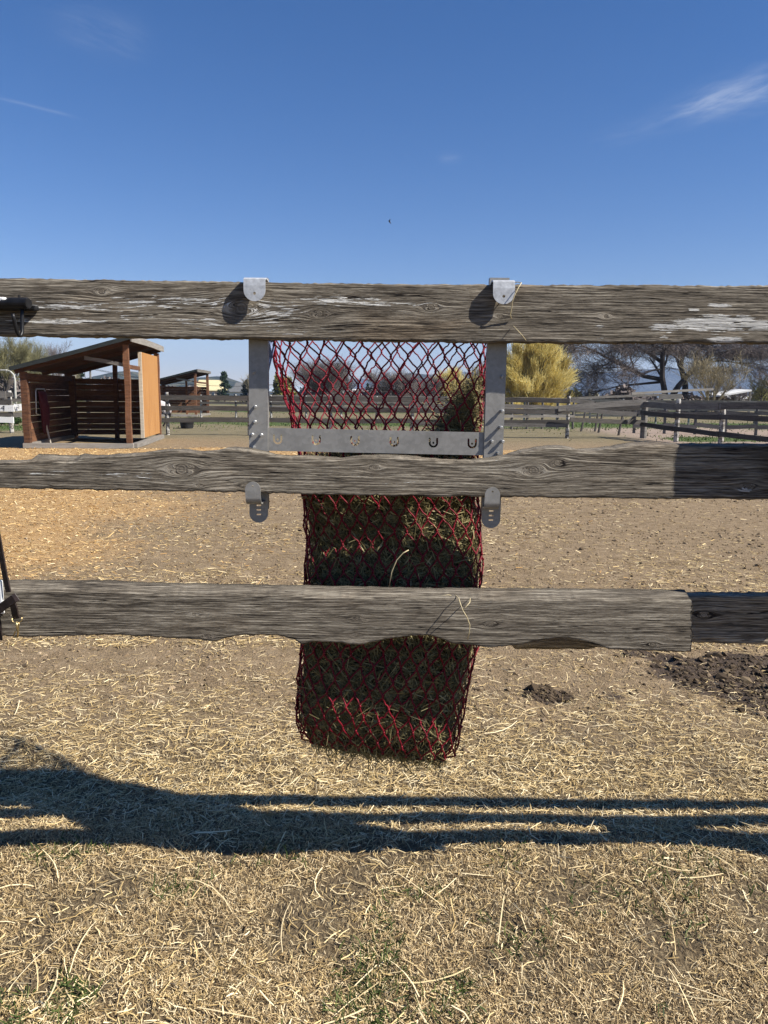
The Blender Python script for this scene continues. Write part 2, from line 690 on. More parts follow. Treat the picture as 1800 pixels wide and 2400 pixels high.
# weathered rail timber with grain that flows round its knots (attributes psi / along / knot / paint on the mesh)
def rail_material(name, tint=(1, 1, 1), light=1.0):
    m, t_, b_ = new_mat(name)
    psi, al, kn, pa, dp = (t_.attr(k) for k in ('psi', 'along', 'knot', 'paint', 'dark'))
    seed = t_.add('ShaderNodeObjectInfo').outputs['Random']
    sd = t_.m('MULTIPLY', seed, 37.0)
    wv = t_.noise(t_.xyz(t_.m('MULTIPLY', al, 1.6), t_.m('MULTIPLY', psi, 11.0), sd), 1.0, 3, .5)
    p2 = t_.m('ADD', psi, t_.m('MULTIPLY', wv, .011))
    f1 = t_.noise(t_.xyz(t_.m('MULTIPLY', al, 7.0), t_.m('MULTIPLY', p2, 210.0), sd), 1.0, 5, .66)
    f2 = t_.noise(t_.xyz(t_.m('MULTIPLY', al, 16.0), t_.m('MULTIPLY', p2, 420.0), sd), 1.0, 4, .65)
    big = t_.noise(t_.xyz(t_.m('MULTIPLY', al, 2.3), t_.m('MULTIPLY', p2, 14.0), sd), 1.0, 5, .6)
    ring = t_.m('SINE', t_.m('ADD', t_.m('MULTIPLY', p2, 2 * math.pi / .0062), t_.m('MULTIPLY', wv, 5.0)))
    ring = t_.m('ADD', t_.m('MULTIPLY', ring, .5), .5)
    # long drying checks, thin lines that follow the grain
    ck = t_.noise(t_.xyz(t_.m('MULTIPLY', al, 1.9), t_.m('MULTIPLY', p2, 75.0), t_.m('ADD', sd, 9)), 1.0, 3, .5)
    ck = t_.m('SUBTRACT', 1.0, t_.step(t_.m('ABSOLUTE', t_.m('SUBTRACT', ck, .5)), .002, .012))
    ckm = t_.step(t_.noise(t_.xyz(t_.m('MULTIPLY', al, 4.0), t_.m('MULTIPLY', psi, 22.0), t_.m('ADD', sd, 4)), 1.0, 2, .5), .46, .62)
    ck = t_.m('MULTIPLY', ck, ckm)
    kr = t_.m('ADD', t_.m('MULTIPLY', t_.m('SINE', t_.m('ADD', t_.m('MULTIPLY', kn, 13.0), t_.m('MULTIPLY', f1, 11.0))), .5), .5)
    ink = t_.m('SUBTRACT', 1.0, t_.step(kn, .8, 1.15))
    edge = t_.m('SUBTRACT', 1.0, t_.step(t_.m('ABSOLUTE', t_.m('SUBTRACT', kn, .95)), .03, .16))
    h = t_.m('ADD', t_.m('ADD', t_.m('MULTIPLY', ring, .12), t_.m('MULTIPLY', t_.m('SUBTRACT', f1, .5), 1.35)), t_.m('ADD', t_.m('MULTIPLY', t_.m('SUBTRACT', f2, .5), .95), .62))
    f3 = t_.noise(t_.xyz(t_.m('MULTIPLY', al, 9.0), t_.m('MULTIPLY', p2, 330.0), t_.m('ADD', sd, 5)), 1.0, 3, .55)
    ln = t_.m('SUBTRACT', 1.0, t_.step(t_.m('ABSOLUTE', t_.m('SUBTRACT', f3, .5)), .0, .07))
    h = t_.m('SUBTRACT', h, t_.m('MULTIPLY', ln, .30))
    h = t_.m('SUBTRACT', h, t_.m('MULTIPLY', ck, .85))
    hm = t_.add('ShaderNodeMix')
    t_.set(hm.inputs[0], ink)
    t_.set(hm.inputs[2], h)
    t_.set(hm.inputs[3], t_.m('ADD', t_.m('ADD', t_.m('MULTIPLY', kr, .12), .02), t_.m('MULTIPLY', f2, .95)))
    h = t_.m('SUBTRACT', hm.outputs[0], t_.m('MULTIPLY', t_.m('MULTIPLY', edge, t_.step(f2, .42, .62)), .16))
    v = t_.m('ADD', t_.m('MULTIPLY', h, .62), t_.m('MULTIPLY', big, .30))
    tn = lambda c_: tuple(min(1, a * k * light) for a, k in zip(c_, tint))
    c_ = t_.ramp(v, [(.20, tn((.014, .011, .009))), (.38, tn((.078, .066, .052))), (.54, tn((.185, .160, .128))), (.76, tn((.40, .365, .305)))])
    warm = t_.noise(t_.xyz(t_.m('MULTIPLY', al, 3.0), t_.m('MULTIPLY', psi, 9.0), t_.m('ADD', sd, 17)), 1.0, 4, .6)
    c_ = t_.mix(t_.m('MULTIPLY', t_.step(warm, .52, .75), .45), c_, t_.mix(1.0, c_, (.98, .78, .58), 'MULTIPLY'))
    c_ = t_.mix(dp, c_, (.030, .024, .019))
    pf = t_.m('ADD', t_.m('MULTIPLY', pa, 1.08), t_.m('MULTIPLY', t_.m('SUBTRACT', h, .66), .75))
    brk = t_.noise(t_.xyz(t_.m('MULTIPLY', al, 26.0), t_.m('MULTIPLY', p2, 230.0), t_.m('ADD', sd, 2)), 1.0, 5, .65)
    pf = t_.m('ADD', pf, t_.m('MULTIPLY', t_.m('SUBTRACT', brk, .5), 2.0))
    pf = t_.step(pf, .58, .62)
    pcol = t_.ramp(f2, [(.3, (.50, .48, .44)), (.7, (.74, .72, .67))])
    c_ = t_.mix(pf, c_, pcol)
    t_.l.new(c_, b_.inputs['Base Color'])
    b_.inputs['Roughness'].default_value = .88
    t_.l.new(t_.bump(t_.m('ADD', h, t_.m('MULTIPLY', pf, .5)), .9, .0034), b_.inputs['Normal'])
    return m


M_RAIL = rail_material('weathered_rail', (1.03, 1.0, .945))
M_RAIL_SHADE_LIFT = rail_material('weathered_rail_shade_lift', (1.04, .98, .88), 1.45)  # timber colour lightened to lift the set-back board out of its shade

# ------------------------------------------------------------------ near fence
YF = 1.80                                       # front plane of the rails
RAIL_T = 0.040


def interp_px(pts, x):
    xs = [p[0] for p in pts]
    ys = [p[1] for p in pts]
    return np.interp(x, xs, ys)


def make_rail(name, top, bot, yf, thick, knots, paints, parent, mat, seed, label, x0=-330, x1=4300, jag=1.2,
              back_top=None, back_bot=None, ragged_end=False, darks=()):
    xe = min(x1, 2100)
    xs = np.concatenate([np.linspace(x0, xe, int((xe - x0) / 3.2)), np.arange(xe + 25, x1, 25.0)])
    N = len(xs)
    tp = interp_px(top, xs) + (vn(xs / 9., xs * 0, seed) - .5) * jag * 2 + (vn(xs / 40., xs * 0, seed + 1) - .5) * jag * 2
    bp = interp_px(bot, xs) + (vn(xs / 9., xs * 0, seed + 2) - .5) * jag * 2 + (vn(xs / 40., xs * 0, seed + 3) - .5) * jag * 2
    btp = (interp_px(back_top, xs) if back_top else tp) + (vn(xs / 14., xs * 0, seed + 4) - .5) * 2
    bbp = (interp_px(back_bot, xs) if back_bot else bp) + (vn(xs / 14., xs * 0, seed + 5) - .5) * 2
    MF, MT = 40, 4
    rows = []          # (world x, y, z) arrays and grain depth offset

    def W(px, py, Y):
        d = np.array([CM @ Vector(((a - 900) / FPX, -(b_ - 1200) / FPX, -1.0)) for a, b_ in zip(px, py)])
        k = yf / d[:, 1]                        # silhouettes are measured on the front plane
        return d[:, 0] * k, np.full(len(px), Y), CAM_H + d[:, 2] * k

    fxt, _, fzt = W(xs, tp, yf)
    fxb, _, fzb = W(xs, bp, yf)
    bzt = W(xs, btp, yf)[2]
    bzb = W(xs, bbp, yf)[2]
    V = []
    psi_d = []
    if ragged_end:
        rag = None
    for j in range(MF):                          # front, top to bottom
        s = j / (MF - 1)
        x = fxt * (1 - s) + fxb * s
        z = fzt * (1 - s) + fzb * s
        ed = min(s, 1 - s) * (MF - 1)
        rnd = .0032 * max(0, 1 - ed / 1.5) ** 2
        y = yf + rnd + (fbm(x * 5, z * 40, seed + 9) - .5) * .004
        if ragged_end:
            x = x + np.where(xs > x1 - 8, (vn(z * 220, z * 0, seed + 12) - .5) * .006, 0)
        V.append(np.stack([x, y, z], -1))
        psi_d.append(np.zeros(N))
    for j in range(1, MT + 1):                   # underside
        s = j / (MT + 1)
        z = fzb * (1 - s) + bzb * s
        V.append(np.stack([fxb, np.full(N, yf + thick * s), z + (fbm(fxb * 30, fxb * 0 + s * 9, seed + 7) - .5) * .006], -1))
        psi_d.append(np.full(N, thick * s))
    for j in range(3):                           # back, bottom to top
        s = j / 2
        z = bzb * (1 - s) + bzt * s
        V.append(np.stack([fxb * (1 - s) + fxt * s, np.full(N, yf + thick), z], -1))
        psi_d.append(np.full(N, thick))
    for j in range(1, MT + 1):                   # top side, back to front
        s = j / (MT + 1)
        z = bzt * (1 - s) + fzt * s
        V.append(np.stack([fxt, np.full(N, yf + thick * (1 - s)), z + (fbm(fxt * 30, fxt * 0 + s * 7, seed + 8) - .5) * .003], -1))
        psi_d.append(np.full(N, thick * (1 - s)))
    K = len(V)
    V = np.stack(V, 0)                           # K,N,3
    x = V[:, :, 0]
    z = V[:, :, 2]
    pd = np.stack(psi_d, 0)
    up = np.where(np.arange(K)[:, None] >= MF + MT + 3, 1.0, -1.0)
    psi = z + pd * up * .6
    kn = np.full(x.shape, 9.0)
    for (kx, ky, R) in knots:
        c_ = P(kx, ky, yf)
        R = R * .00052
        dx = (x - c_.x) / 2.4
        dz = z - c_.z
        r2 = dx * dx + dz * dz
        psi = psi - dz * (R * R * 2.6) / (r2 + R * R * 1.1)
        kn = np.minimum(kn, np.sqrt(((x - c_.x) / 1.15) ** 2 + dz * dz) / R)
    pa = np.zeros(x.shape)
    for (ax, ay, rx, ry, amp) in paints:
        c_ = P(ax, ay, yf)
        e = ((x - c_.x) / (rx * .001)) ** 2 + ((z - c_.z) / (ry * .001)) ** 2
        pa = np.maximum(pa, amp * np.exp(-e ** 1.5))
    dk = np.zeros(x.shape)
    for (ax, ay, rx, ry, amp) in darks:
        c_ = P(ax, ay, yf)
        e = ((x - c_.x) / (rx * .001)) ** 2 + ((z - c_.z) / (ry * .001)) ** 2
        dk = np.maximum(dk, amp * np.exp(-e ** 2))
    pa = np.where(np.arange(K)[:, None] < MF, pa, 0)
    i0 = np.arange(K * N).reshape(K, N)
    i1 = np.roll(i0, -1, axis=0)
    q = np.stack([i0[:, :-1], i1[:, :-1], i1[:, 1:], i0[:, 1:]], -1).reshape(-1, 4)
    VV = V.reshape(-1, 3)
    attrs = {'psi': psi.ravel(), 'along': x.ravel(), 'knot': kn.ravel(), 'paint': pa.ravel(), 'dark': dk.ravel()}
    # end caps
    tris = []
    for e, flip in ((0, False), (N - 1, True)):
        cidx = len(VV)
        VV = np.vstack([VV, V[:, e].mean(0)[None]])
        for k in attrs:
            attrs[k] = np.append(attrs[k], 9.0 if k == 'knot' else 0.0 if k in ('paint', 'dark') else attrs[k][i0[:, e]].mean())
        for k in range(K):
            a, b2 = i0[k, e], i0[(k + 1) % K, e]
            tris.append((cidx, b2, a) if flip else (cidx, a, b2))
    me = mesh_np(name, VV, F=tris, Q=q, attrs=attrs, smooth=True)
    return part(name, me, mat, parent, label=label)


fence = thing('wooden_fence', 'weathered grey three-rail wooden fence across the whole foreground', 'fence', (1.38, YF + .09, 0))
R1T = [(-340, 649), (0, 651), (570, 660), (640, 662), (900, 665), (1150, 667), (1800, 669), (2140, 671), (4300, 690)]
R1B = [(-340, 782), (0, 786), (300, 790), (700, 797), (1200, 803), (1800, 804), (2140, 806), (4300, 825)]
make_rail('rail', R1T, R1B, YF, RAIL_T,
          [(238, 683, 13), (748, 735, 14), (1010, 720, 13), (1168, 741, 7), (566, 722, 24), (1420, 742, 9)],
          [(160, 718, 170, 11, .62), (130, 752, 180, 9, .60), (420, 708, 190, 18, .60), (640, 735, 90, 34, .58),
           (800, 702, 120, 15, .68), (930, 712, 110, 9, .58), (500, 758, 190, 16, .42), (690, 775, 120, 14, .36),
           (1690, 758, 128, 21, 1.05), (1700, 796, 55, 9, .95), (1560, 766, 50, 12, .8), (1683, 717, 30, 6, 1.0),
           (1625, 726, 18, 4, .9), (1555, 790, 18, 6, .75), (1408, 765, 14, 5, .55), (1412, 793, 16, 5, .55),
           (1780, 764, 40, 10, .95), (300, 738, 120, 20, .38)],
          fence, M_RAIL, 3, 'top rail with flaking white paint remnants and knots',
          darks=[(1330, 727, 150, 1.7, .85), (1690, 732, 170, 1.7, .85), (330, 696, 90, 1.6, .7), (910, 690, 60, 1.6, .6)])
R2T = [(-340, 1090), (0, 1084), (60, 1083), (75, 1080), (170, 1085), (185, 1079), (215, 1073), (280, 1068), (330, 1066), (360, 1060),
       (400, 1057), (430, 1058), (470, 1063), (505, 1059), (530, 1053), (560, 1053), (600, 1059), (640, 1069), (680, 1074),
       (720, 1072), (760, 1076), (800, 1078), (850, 1071), (900, 1071), (960, 1073), (1010, 1079), (1060, 1083), (1110, 1082),
       (1150, 1078), (1190, 1070), (1220, 1061), (1260, 1053), (1300, 1048), (1330, 1050), (1360, 1057), (1400, 1056),
       (1440, 1050), (1470, 1047), (1520, 1044), (1600, 1044), (1800, 1045), (2140, 1048), (4300, 1067)]
R2BT = [(a, b_ - (14 if 60 < a < 190 else 6 if 1440 < a < 1560 else 3)) for a, b_ in R2T]
R2B = [(-340, 1140), (0, 1145), (300, 1150), (560, 1155), (800, 1160), (1050, 1164), (1300, 1167), (1500, 1169), (1800, 1171), (2140, 1175), (4300, 1194)]
make_rail('rail', R2T, R2B, YF, RAIL_T,
          [(425, 1100, 25), (465, 1138, 8), (1250, 1103, 20), (1305, 1085, 12), (880, 1095, 10), (575, 1140, 9), (1755, 1140, 12)],
          [(110, 1108, 60, 8, .48), (300, 1114, 90, 8, .50), (380, 1122, 60, 10, .42), (1745, 1150, 20, 9, .80), (900, 1128, 120, 12, .22)],
          fence, M_RAIL, 23, 'middle rail with a wavy live upper edge', back_top=R2BT, jag=1.4,
          darks=[(1240, 1067, 48, 2.4, .95), (1296, 1071, 30, 2.0, .9), (560, 1092, 26, 2.4, .95), (180, 1117, 35, 1.8, .8), (700, 1125, 90, 1.5, .7), (1500, 1110, 160, 1.5, .6)])
R3T = [(-340, 1366), (0, 1384), (250, 1386), (340, 1391), (700, 1397), (1000, 1404), (1300, 1405), (1624, 1408), (1700, 1409)]
R3BT = [(a, b_ - 15) for a, b_ in R3T]
R3B = [(-340, 1494), (0, 1490), (60, 1494), (220, 1490), (260, 1489), (400, 1496), (470, 1500), (497, 1504), (540, 1493), (600, 1488), (650, 1489),
       (690, 1500), (708, 1512), (725, 1506), (760, 1506), (800, 1508), (840, 1513), (900, 1500), (960, 1492), (1010, 1490), (1040, 1500),
       (1060, 1510), (1100, 1512), (1150, 1519), (1190, 1514), (1215, 1513), (1250, 1504), (1290, 1497), (1340, 1497), (1370, 1503), (1400, 1514), (1430, 1523), (1500, 1526), (1624, 1530), (1700, 1531)]
make_rail('rail', R3T, R3B, YF - .046, .046,
          [(455, 1440, 8), (487, 1492, 10), (1150, 1463, 11), (836, 1450, 8), (835, 1488, 6), (1530, 1512, 9), (12, 1440, 12)],
          [], fence, M_RAIL, 43, 'bottom front rail, its underside split and ragged', x0=-330, x1=1621, back_top=R3BT, jag=1.0, ragged_end=True,
          back_bot=[(a, (b_ - 6) if not 1205 < a < 1425 else 1536) for a, b_ in R3B], darks=[(480, 1474, 60, 1.8, .9), (300, 1420, 180, 1.4, .6), (1000, 1476, 200, 1.6, .7), (1400, 1480, 200, 1.6, .7)])
R4T = [(1240, 1394), (1624, 1396), (1800, 1397), (2140, 1399), (4300, 1418)]
R4B = [(1240, 1500), (1624, 1508), (1800, 1512), (2140, 1518), (4300, 1537)]
make_rail('rail', R4T, R4B, YF, RAIL_T, [(1650, 1440, 14)], [], fence, M_RAIL_SHADE_LIFT, 63,
          'bottom board set back behind the front rail, its colour lightened against the shade', x0=1250, x1=4300)


def near_post(x0, x1, y0, y1, ztop, nm='post'):
    mb = MB()
    n = 9
    rows = []
    for k in range(n + 1):
        z = -.35 + (ztop + .35) * k / n
        j = lambda: random.uniform(-.002, .002)
        rows.append([(x0 + j(), y0 + j(), z), (x1 + j(), y0 + j(), z), (x1 + j(), y1 + j(), z), (x0 + j(), y1 + j(), z)])
    os_ = mb.strip(rows, True)
    mb.f.append([os_[0] + k for k in range(4)][::-1])
    mb.f.append([os_[-1] + k for k in range(4)])
    return part(nm, mb, M_GREYWOOD, fence, bevel=.004)


xr = P(4050, 900, YF).x
near_post(xr, xr + .12, YF + RAIL_T + .001, YF + RAIL_T + .121, P(4100, 700, YF).z)
xl = P(-290, 900, YF).x
near_post(xl, xl + .12, YF + RAIL_T + .001, YF + RAIL_T + .121, P(-200, 656, YF).z)
near_post(2.0, 2.11, YF - .116, YF - .003, 1.30)   # added unseen stout post, placed to cast the diagonal ground shadow
xs_ = P(1864, 900, YF).x                         # added unseen timber, shaped only to shade the right end of the rails
part('shade_block', MB().box((xs_ + .06, YF - .049, (P(1900, 794, YF).z + P(1900, 1380, YF).z) / 2), (.12, .092, P(1900, 794, YF).z - P(1900, 1380, YF).z)), M_GREYWOOD, fence, bevel=.004)

# ------------------------------------------------------------------ galvanised feeder frame hung on the fence
YU = YF + RAIL_T + .004                          # front of the uprights
TH = .003
frame = thing('hay_feeder_frame', 'galvanised steel frame with two uprights hooked over the fence rails', 'feeder', (P(890, 1200, YU).x, YU, P(890, 1225, YU).z))


def arc_pts(cx, cy, r, a0, a1, n):
    return [(cx + r * math.cos(math.radians(a0 + (a1 - a0) * k / n)), cy + r * math.sin(math.radians(a0 + (a1 - a0) * k / n))) for k in range(n + 1)]


def circ(cx, cy, r, n=10):
    return [(cx + r * math.cos(2 * math.pi * k / n), cy + r * math.sin(2 * math.pi * k / n)) for k in range(n)]


def bolt(px, py, L, parent, r=.0044, Y=None, dx=.004, dz=-.002):
    Y = YU if Y is None else Y
    c = P(px, py, Y)
    mb = MB()
    d = Vector((dx, -L, dz))
    mb.tube([c + Vector((0, .004, 0)), c + d * .55], r * .72, 8)
    mb.tube([c + d * .5, c + d * .92, c + d], [r, r, r * .75], 8)
    hexr = MB()
    part('bolt', mb, M_BOLT, parent, smooth=False)


for side, (pxa, pya, pxb, pyb) in enumerate(((605, 800, 606.5, 1225), (1166, 800, 1150, 1238))):
    half = .0225 if side == 0 else .0228
    a = P(pxa, pya, YU)
    bt = P(pxb, pyb, YU)
    top_z = P(pxa, 655, YU).z
    lean = (a.x - bt.x) / (a.z - bt.z)
    xb, zb = bt.x, bt.z

    def fr(u, v, w, xb=xb, zb=zb, lean=lean, Y=YU):
        return (xb + u + lean * v, Y + w, zb + v)
    H = top_z - zb + .004
    out = [(half, half)] + [(half, H), (-half, H)] + arc_pts(0, half, half, 180, 360, 14)[:-1]
    holes = []
    # three slots near the foot
    for k in range(3):
        v0 = .020 + .0112 * k
        holes.append([(-.0055, v0 - .0021), (-.0055, v0 + .0021), (.0055, v0 + .0021), (.0055, v0 - .0021)])
    mb = MB().plate(out, holes, TH, fr)
    up_o = part('upright', mb, M_ZINC, frame, label='left upright plate' if side == 0 else 'right upright plate')
    # folded stiffening flange behind the inner edge
    fl = MB()
    s = 1 if side == 0 else -1
    for e in (1,):
        pts = []
        for v in (half + .01, H):
            for (uu, ww) in ((half * s, TH + .0005), (half * s - s * .003, TH + .0005), (half * s - s * .003, .022), (half * s, .022)):
                pts.append(fr(uu, v, ww))
        fl.hexa(pts[:4] + pts[4:])
    part('flange', fl, M_ZINC, up_o)
    # hook over the top rail: goes back-to-front over the board and drops in front with a standoff
    cpx = 597 if side == 0 else 1180
    hy = 706 if side == 0 else 713
    tb = P(cpx, hy, YF - .016)
    xm = tb.x
    hw = .0245
    zt = P(cpx, 648 if side == 0 else 654, YF).z
    prof = []
    yfnt, ybck = YF - .018, YU - .004
    rad = (ybck - yfnt) / 2
    # from back up, arch, then down in front
    prof.append((ybck, zt - .06))
    prof.append((ybck, zt - .012))
    for k in range(9):
        an = math.radians(20 * k)
        prof.append((yfnt + rad + rad * math.cos(an), zt - .014 + .012 * math.sin(an) ** .6 + 0.0))
    prof.append((yfnt, zt - .022))
    zflat = tb.z + hw
    prof.append((yfnt, zflat))
    hk = MB()
    for off in (0,):
        rows_o, rows_i = [], []
        for k, (yy, zz) in enumerate(prof):
            a0 = prof[max(k - 1, 0)]
            a1 = prof[min(k + 1, len(prof) - 1)]
            dy, dz = a1[0] - a0[0], a1[1] - a0[1]
            l = math.hypot(dy, dz)
            ny_, nz_ = -dz / l, dy / l
            rows_o.append([(xm - hw, yy, zz), (xm + hw, yy, zz), (xm + hw, yy + ny_ * TH, zz + nz_ * TH), (xm - hw, yy + ny_ * TH, zz + nz_ * TH)])
        hk.strip(rows_o, True)
    hk.plate([(hw, 0)] + [(-hw, 0)][:0] + arc_pts(0, 0, hw, 0, -180, 18)[1:], [circ(.0, -hw * .30, .0034)], TH,
             lambda u, v, w: (xm + u, yfnt - (0.0) + w, zflat + v))
    part('top_hook', hk, M_HOOK, frame, smooth=False)
    # adjustable clamp under the middle rail: up in front of the board, curving back to the upright foot
    cx2, cyt, cyb = (592, 1129, 1184) if side == 0 else (1155, 1142, 1196)
    yc = YF - .020
    ct = P(cx2, cyt, yc)
    cb = P(cx2 + (2 if side == 0 else -3), cyb, yc)
    hw2 = .0178
    cm_ = MB()
    zf0 = ct.z - hw2
    xm2 = ct.x
    cm_.plate([(-hw2, 0)] + [(hw2, 0)] + arc_pts(0, 0, hw2, 0, 180, 18)[1:-1], [circ(0, hw2 * .42, .0024)], TH,
              lambda u, v, w: (xm2 + u, yc + w, zf0 + v))
    prof = [(yc, zf0), (yc, cb.z + .018)]
    for k in range(1, 9):
        an = math.radians(90 * k / 8)
        prof.append((yc + .018 - .018 * math.cos(an), cb.z + .018 - .018 * math.sin(an)))
    prof.append((YU - .001, cb.z + .001))
    rows_o = []
    for k, (yy, zz) in enumerate(prof):
        a0 = prof[max(k - 1, 0)]
        a1 = prof[min(k + 1, len(prof) - 1)]
        dy, dz = a1[0] - a0[0], a1[1] - a0[1]
        l = math.hypot(dy, dz)
        ny_, nz_ = -dz / l, dy / l
        sk = (cb.x - ct.x) * min(1, (zf0 - zz) / max(zf0 - cb.z, 1e-6))
        sk += (bt.x - cb.x) * max(0, (yy - yc - .018)) / (YU - yc) * .9
        rows_o.append([(xm2 + sk - hw2, yy, zz), (xm2 + sk + hw2, yy, zz),
                       (xm2 + sk + hw2, yy + ny_ * TH, zz + nz_ * TH), (xm2 + sk - hw2, yy + ny_ * TH, zz + nz_ * TH)])
    os_ = cm_.strip(rows_o, True)
    part('clamp', cm_, M_ZINC, frame)
for (px, py, L) in ((597, 952, .012), (596, 987, .011), (571 + 19, 1017, .010), (611, 1018, .010), (593, 1047, .004), (593, 872, .003),
                    (1173, 962, .012), (1170, 1000, .012), (1150, 1033, .006), (1174, 1033, .010), (1164, 1060, .004), (1174, 882, .003)):
    bolt(px, py, L, frame)

# cross bar with six horseshoe cut-outs
YB = YU + TH + .0015
bl, br = P(600, 1029, YB), P(1162, 1041, YB)
slope = (br.z - bl.z) / (br.x - bl.x)
barw = br.x - bl.x
bh = .0275


def frb(u, v, w):
    return (bl.x + u, YB + w, bl.z + slope * u + v)


holes = []
for cx in (650.5, 741, 832, 924, 1016, 1107):
    u0 = P(cx, 1025, YB).x - bl.x
    v0 = -.0045 + .004
    ro, ri = .0112, .0066
    hole = arc_pts(u0, v0, ro, 180, 360, 12) + [(u0 + ro, v0 + .0125), (u0 + ri + .0006, v0 + .0125), (u0 + ri, v0 + .009)] + \
        arc_pts(u0, v0, ri, 360, 180, 10) + [(u0 - ri, v0 + .009), (u0 - ri - .0006, v0 + .0125), (u0 - ro, v0 + .0125)]
    holes.append(hole)
    holes.append(circ(u0, v0 + .0005, .0026, 8))
mb = MB().plate([(0, -bh), (barw, -bh), (barw, bh), (0, bh)], holes, TH, frb)
part('cross_bar', mb, M_ZINC, frame, label='horizontal bar with six horseshoe cut-outs')
# hidden upper bar that spreads the mouth of the net, behind the top rail
tl, tr_ = P(600, 735, YB), P(1170, 741, YB)
mb = MB().box((tl + tr_) / 2 + Vector((0, .0015, 0)), ((tr_ - tl).x, .003, .045))
part('upper_bar', mb, M_ZINC, frame)
for s in (0, 1):
    p0 = P(650, 728, YU + .006) if s == 0 else P(1135, 734, YU + .006)
    part('spreader_arm', MB().tube([p0, p0 + Vector((0, .10, .0)), p0 + Vector((0, .43, .02)), p0 + Vector((0, .435, .06))], .006, 8), M_ZINC, frame)

# ------------------------------------------------------------------ hay net
NETTAB = [  # py, left px, right px, half depth, centre distance
    (715, 630, 1158, .215, 2.068), (790, 634, 1154, .212, 2.065), (850, 650, 1143, .200, 2.062), (900, 663, 1134, .185, 2.060),
    (960, 681, 1126, .165, 2.056), (1010, 694, 1120, .145, 2.052), (1060, 704, 1117, .125, 2.045), (1140, 713, 1119, .106, 2.037),
    (1260, 717, 1127, .096, 2.03), (1380, 716, 1126, .112, 2.018), (1440, 714, 1121, .142, 1.998), (1480, 712, 1117, .150, 1.985), (1540, 706, 1102, .150, 1.979), (1600, 699, 1090, .146, 1.975),
    (1662, 694, 1078, .138, 1.972), (1704, 697, 1070, .125, 1.972), (1733, 708, 1060, .100, 1.975), (1752, 728, 1046, .062, 1.98), (1760, 752, 1028, .020, 1.985)]
NT_PY = np.array([r[0] for r in NETTAB], float)


_t = np.linspace(0, 2 * math.pi, 2001)
_sx = np.sign(np.cos(_t)) * np.abs(np.cos(_t)) ** .5
_sy = np.sign(np.sin(_t)) * np.abs(np.sin(_t)) ** .5
_al = np.concatenate([[0], np.cumsum(np.hypot(np.diff(_sx) * .23, np.diff(_sy) * .11))])


def super_pt(th):
    """point on a rounded-rectangle section, th runs evenly along its perimeter"""
    a_ = (th / (2 * math.pi)) % 1.0 * _al[-1]
    return float(np.interp(a_, _al, _sx)), float(np.interp(a_, _al, _sy))


def bag(py, th, scale=1.0, extra=0.0):
    """point on the bag at picture height py and angle th (0 = right, pi/2 = back, 3pi/2 = front)"""
    l, r, hd, yc = (np.interp(py, NT_PY, [q[i] for q in NETTAB]) for i in (1, 2, 3, 4))
    cu_, su_ = super_pt(th)
    full = min(1, max(0, (py - 1040) / 90.0)) * min(1, max(0, (1768 - py) / 60.0))
    lump = (float(fbm(np.array([cu_ * 1.7 + 5.0]), np.array([py / 115.0]), 91)[0]) - .5) * full
    hd = hd * (1 + lump * .34)
    px = (l + r) / 2 + (r - l) / 2 * cu_ * (scale + lump * .07)
    w = min(1, max(0, (py - 1450) / 300.0))
    pyy = py + w * (px - 900) * .135
    Y = yc + hd * su_ * scale + extra * su_
    q = P(px, pyy, yc)                           # heights and widths are measured on the centre plane
    return Vector((q.x, Y, q.z))


net = thing('hay_net', 'red knotted hay net hanging from the metal frame behind the fence', 'hay net', tuple(P(890, 1783, 2.0)))
NC = 34
py_rows = []
v = 722.0
k = 0
while v < 1752:
    py_rows.append(v)
    v += (30.5 if v < 1000 else 29.0)
py_rows.append(1760)
nodes = {}
for j, py in enumerate(py_rows):
    for i in range(NC):
        th = 2 * math.pi * (i + .5 * (j % 2)) / NC
        slack = 1.0 if py > 1050 else .75
        jx = random.gauss(0, .010) * slack
        jy = random.gauss(0, 1.8) * slack
        p = bag(min(py + jy, 1760), th + jx)
        if py < 1010:                            # the empty upper net sags and folds
            p += Vector((random.gauss(0, .0014), random.gauss(0, .003), random.gauss(0, .0014)))
        else:
            p += Vector((random.gauss(0, .002), random.gauss(0, .003), 0))
        nodes[(i, j)] = p
cord = MB()
KN = .0034
for (i, j), p in nodes.items():
    cord.tube([p + Vector((0, 0, KN)), p + Vector((random.gauss(0, .001), 0, 0)), p - Vector((0, 0, KN))], [.0024, .0036, .0024], 5)
    if j + 1 < len(py_rows):
        for s in (0, 1):
            i2 = (i + (s if j % 2 else s - 1)) % NC
            q = nodes[(i2, j + 1)]
            a = p - Vector((0, 0, KN))
            c_ = q + Vector((0, 0, KN))
            m_ = (a + c_) / 2 + Vector((random.gauss(0, .0012), random.gauss(0, .0012), random.gauss(0, .0015)))
            cord.tube([a, a * .75 + c_ * .25 + Vector((0, 0, -.0006)), m_, a * .25 + c_ * .75 + Vector((0, 0, .0006)), c_], .0021, 5, cap=False)
part('netting', cord, M_RED, net, smooth=True)
rim = MB()
rim.tube([bag(718, 2 * math.pi * k / 40) for k in range(41)], .004, 6)
part('mouth_cord', rim, M_RED, net, smooth=True)


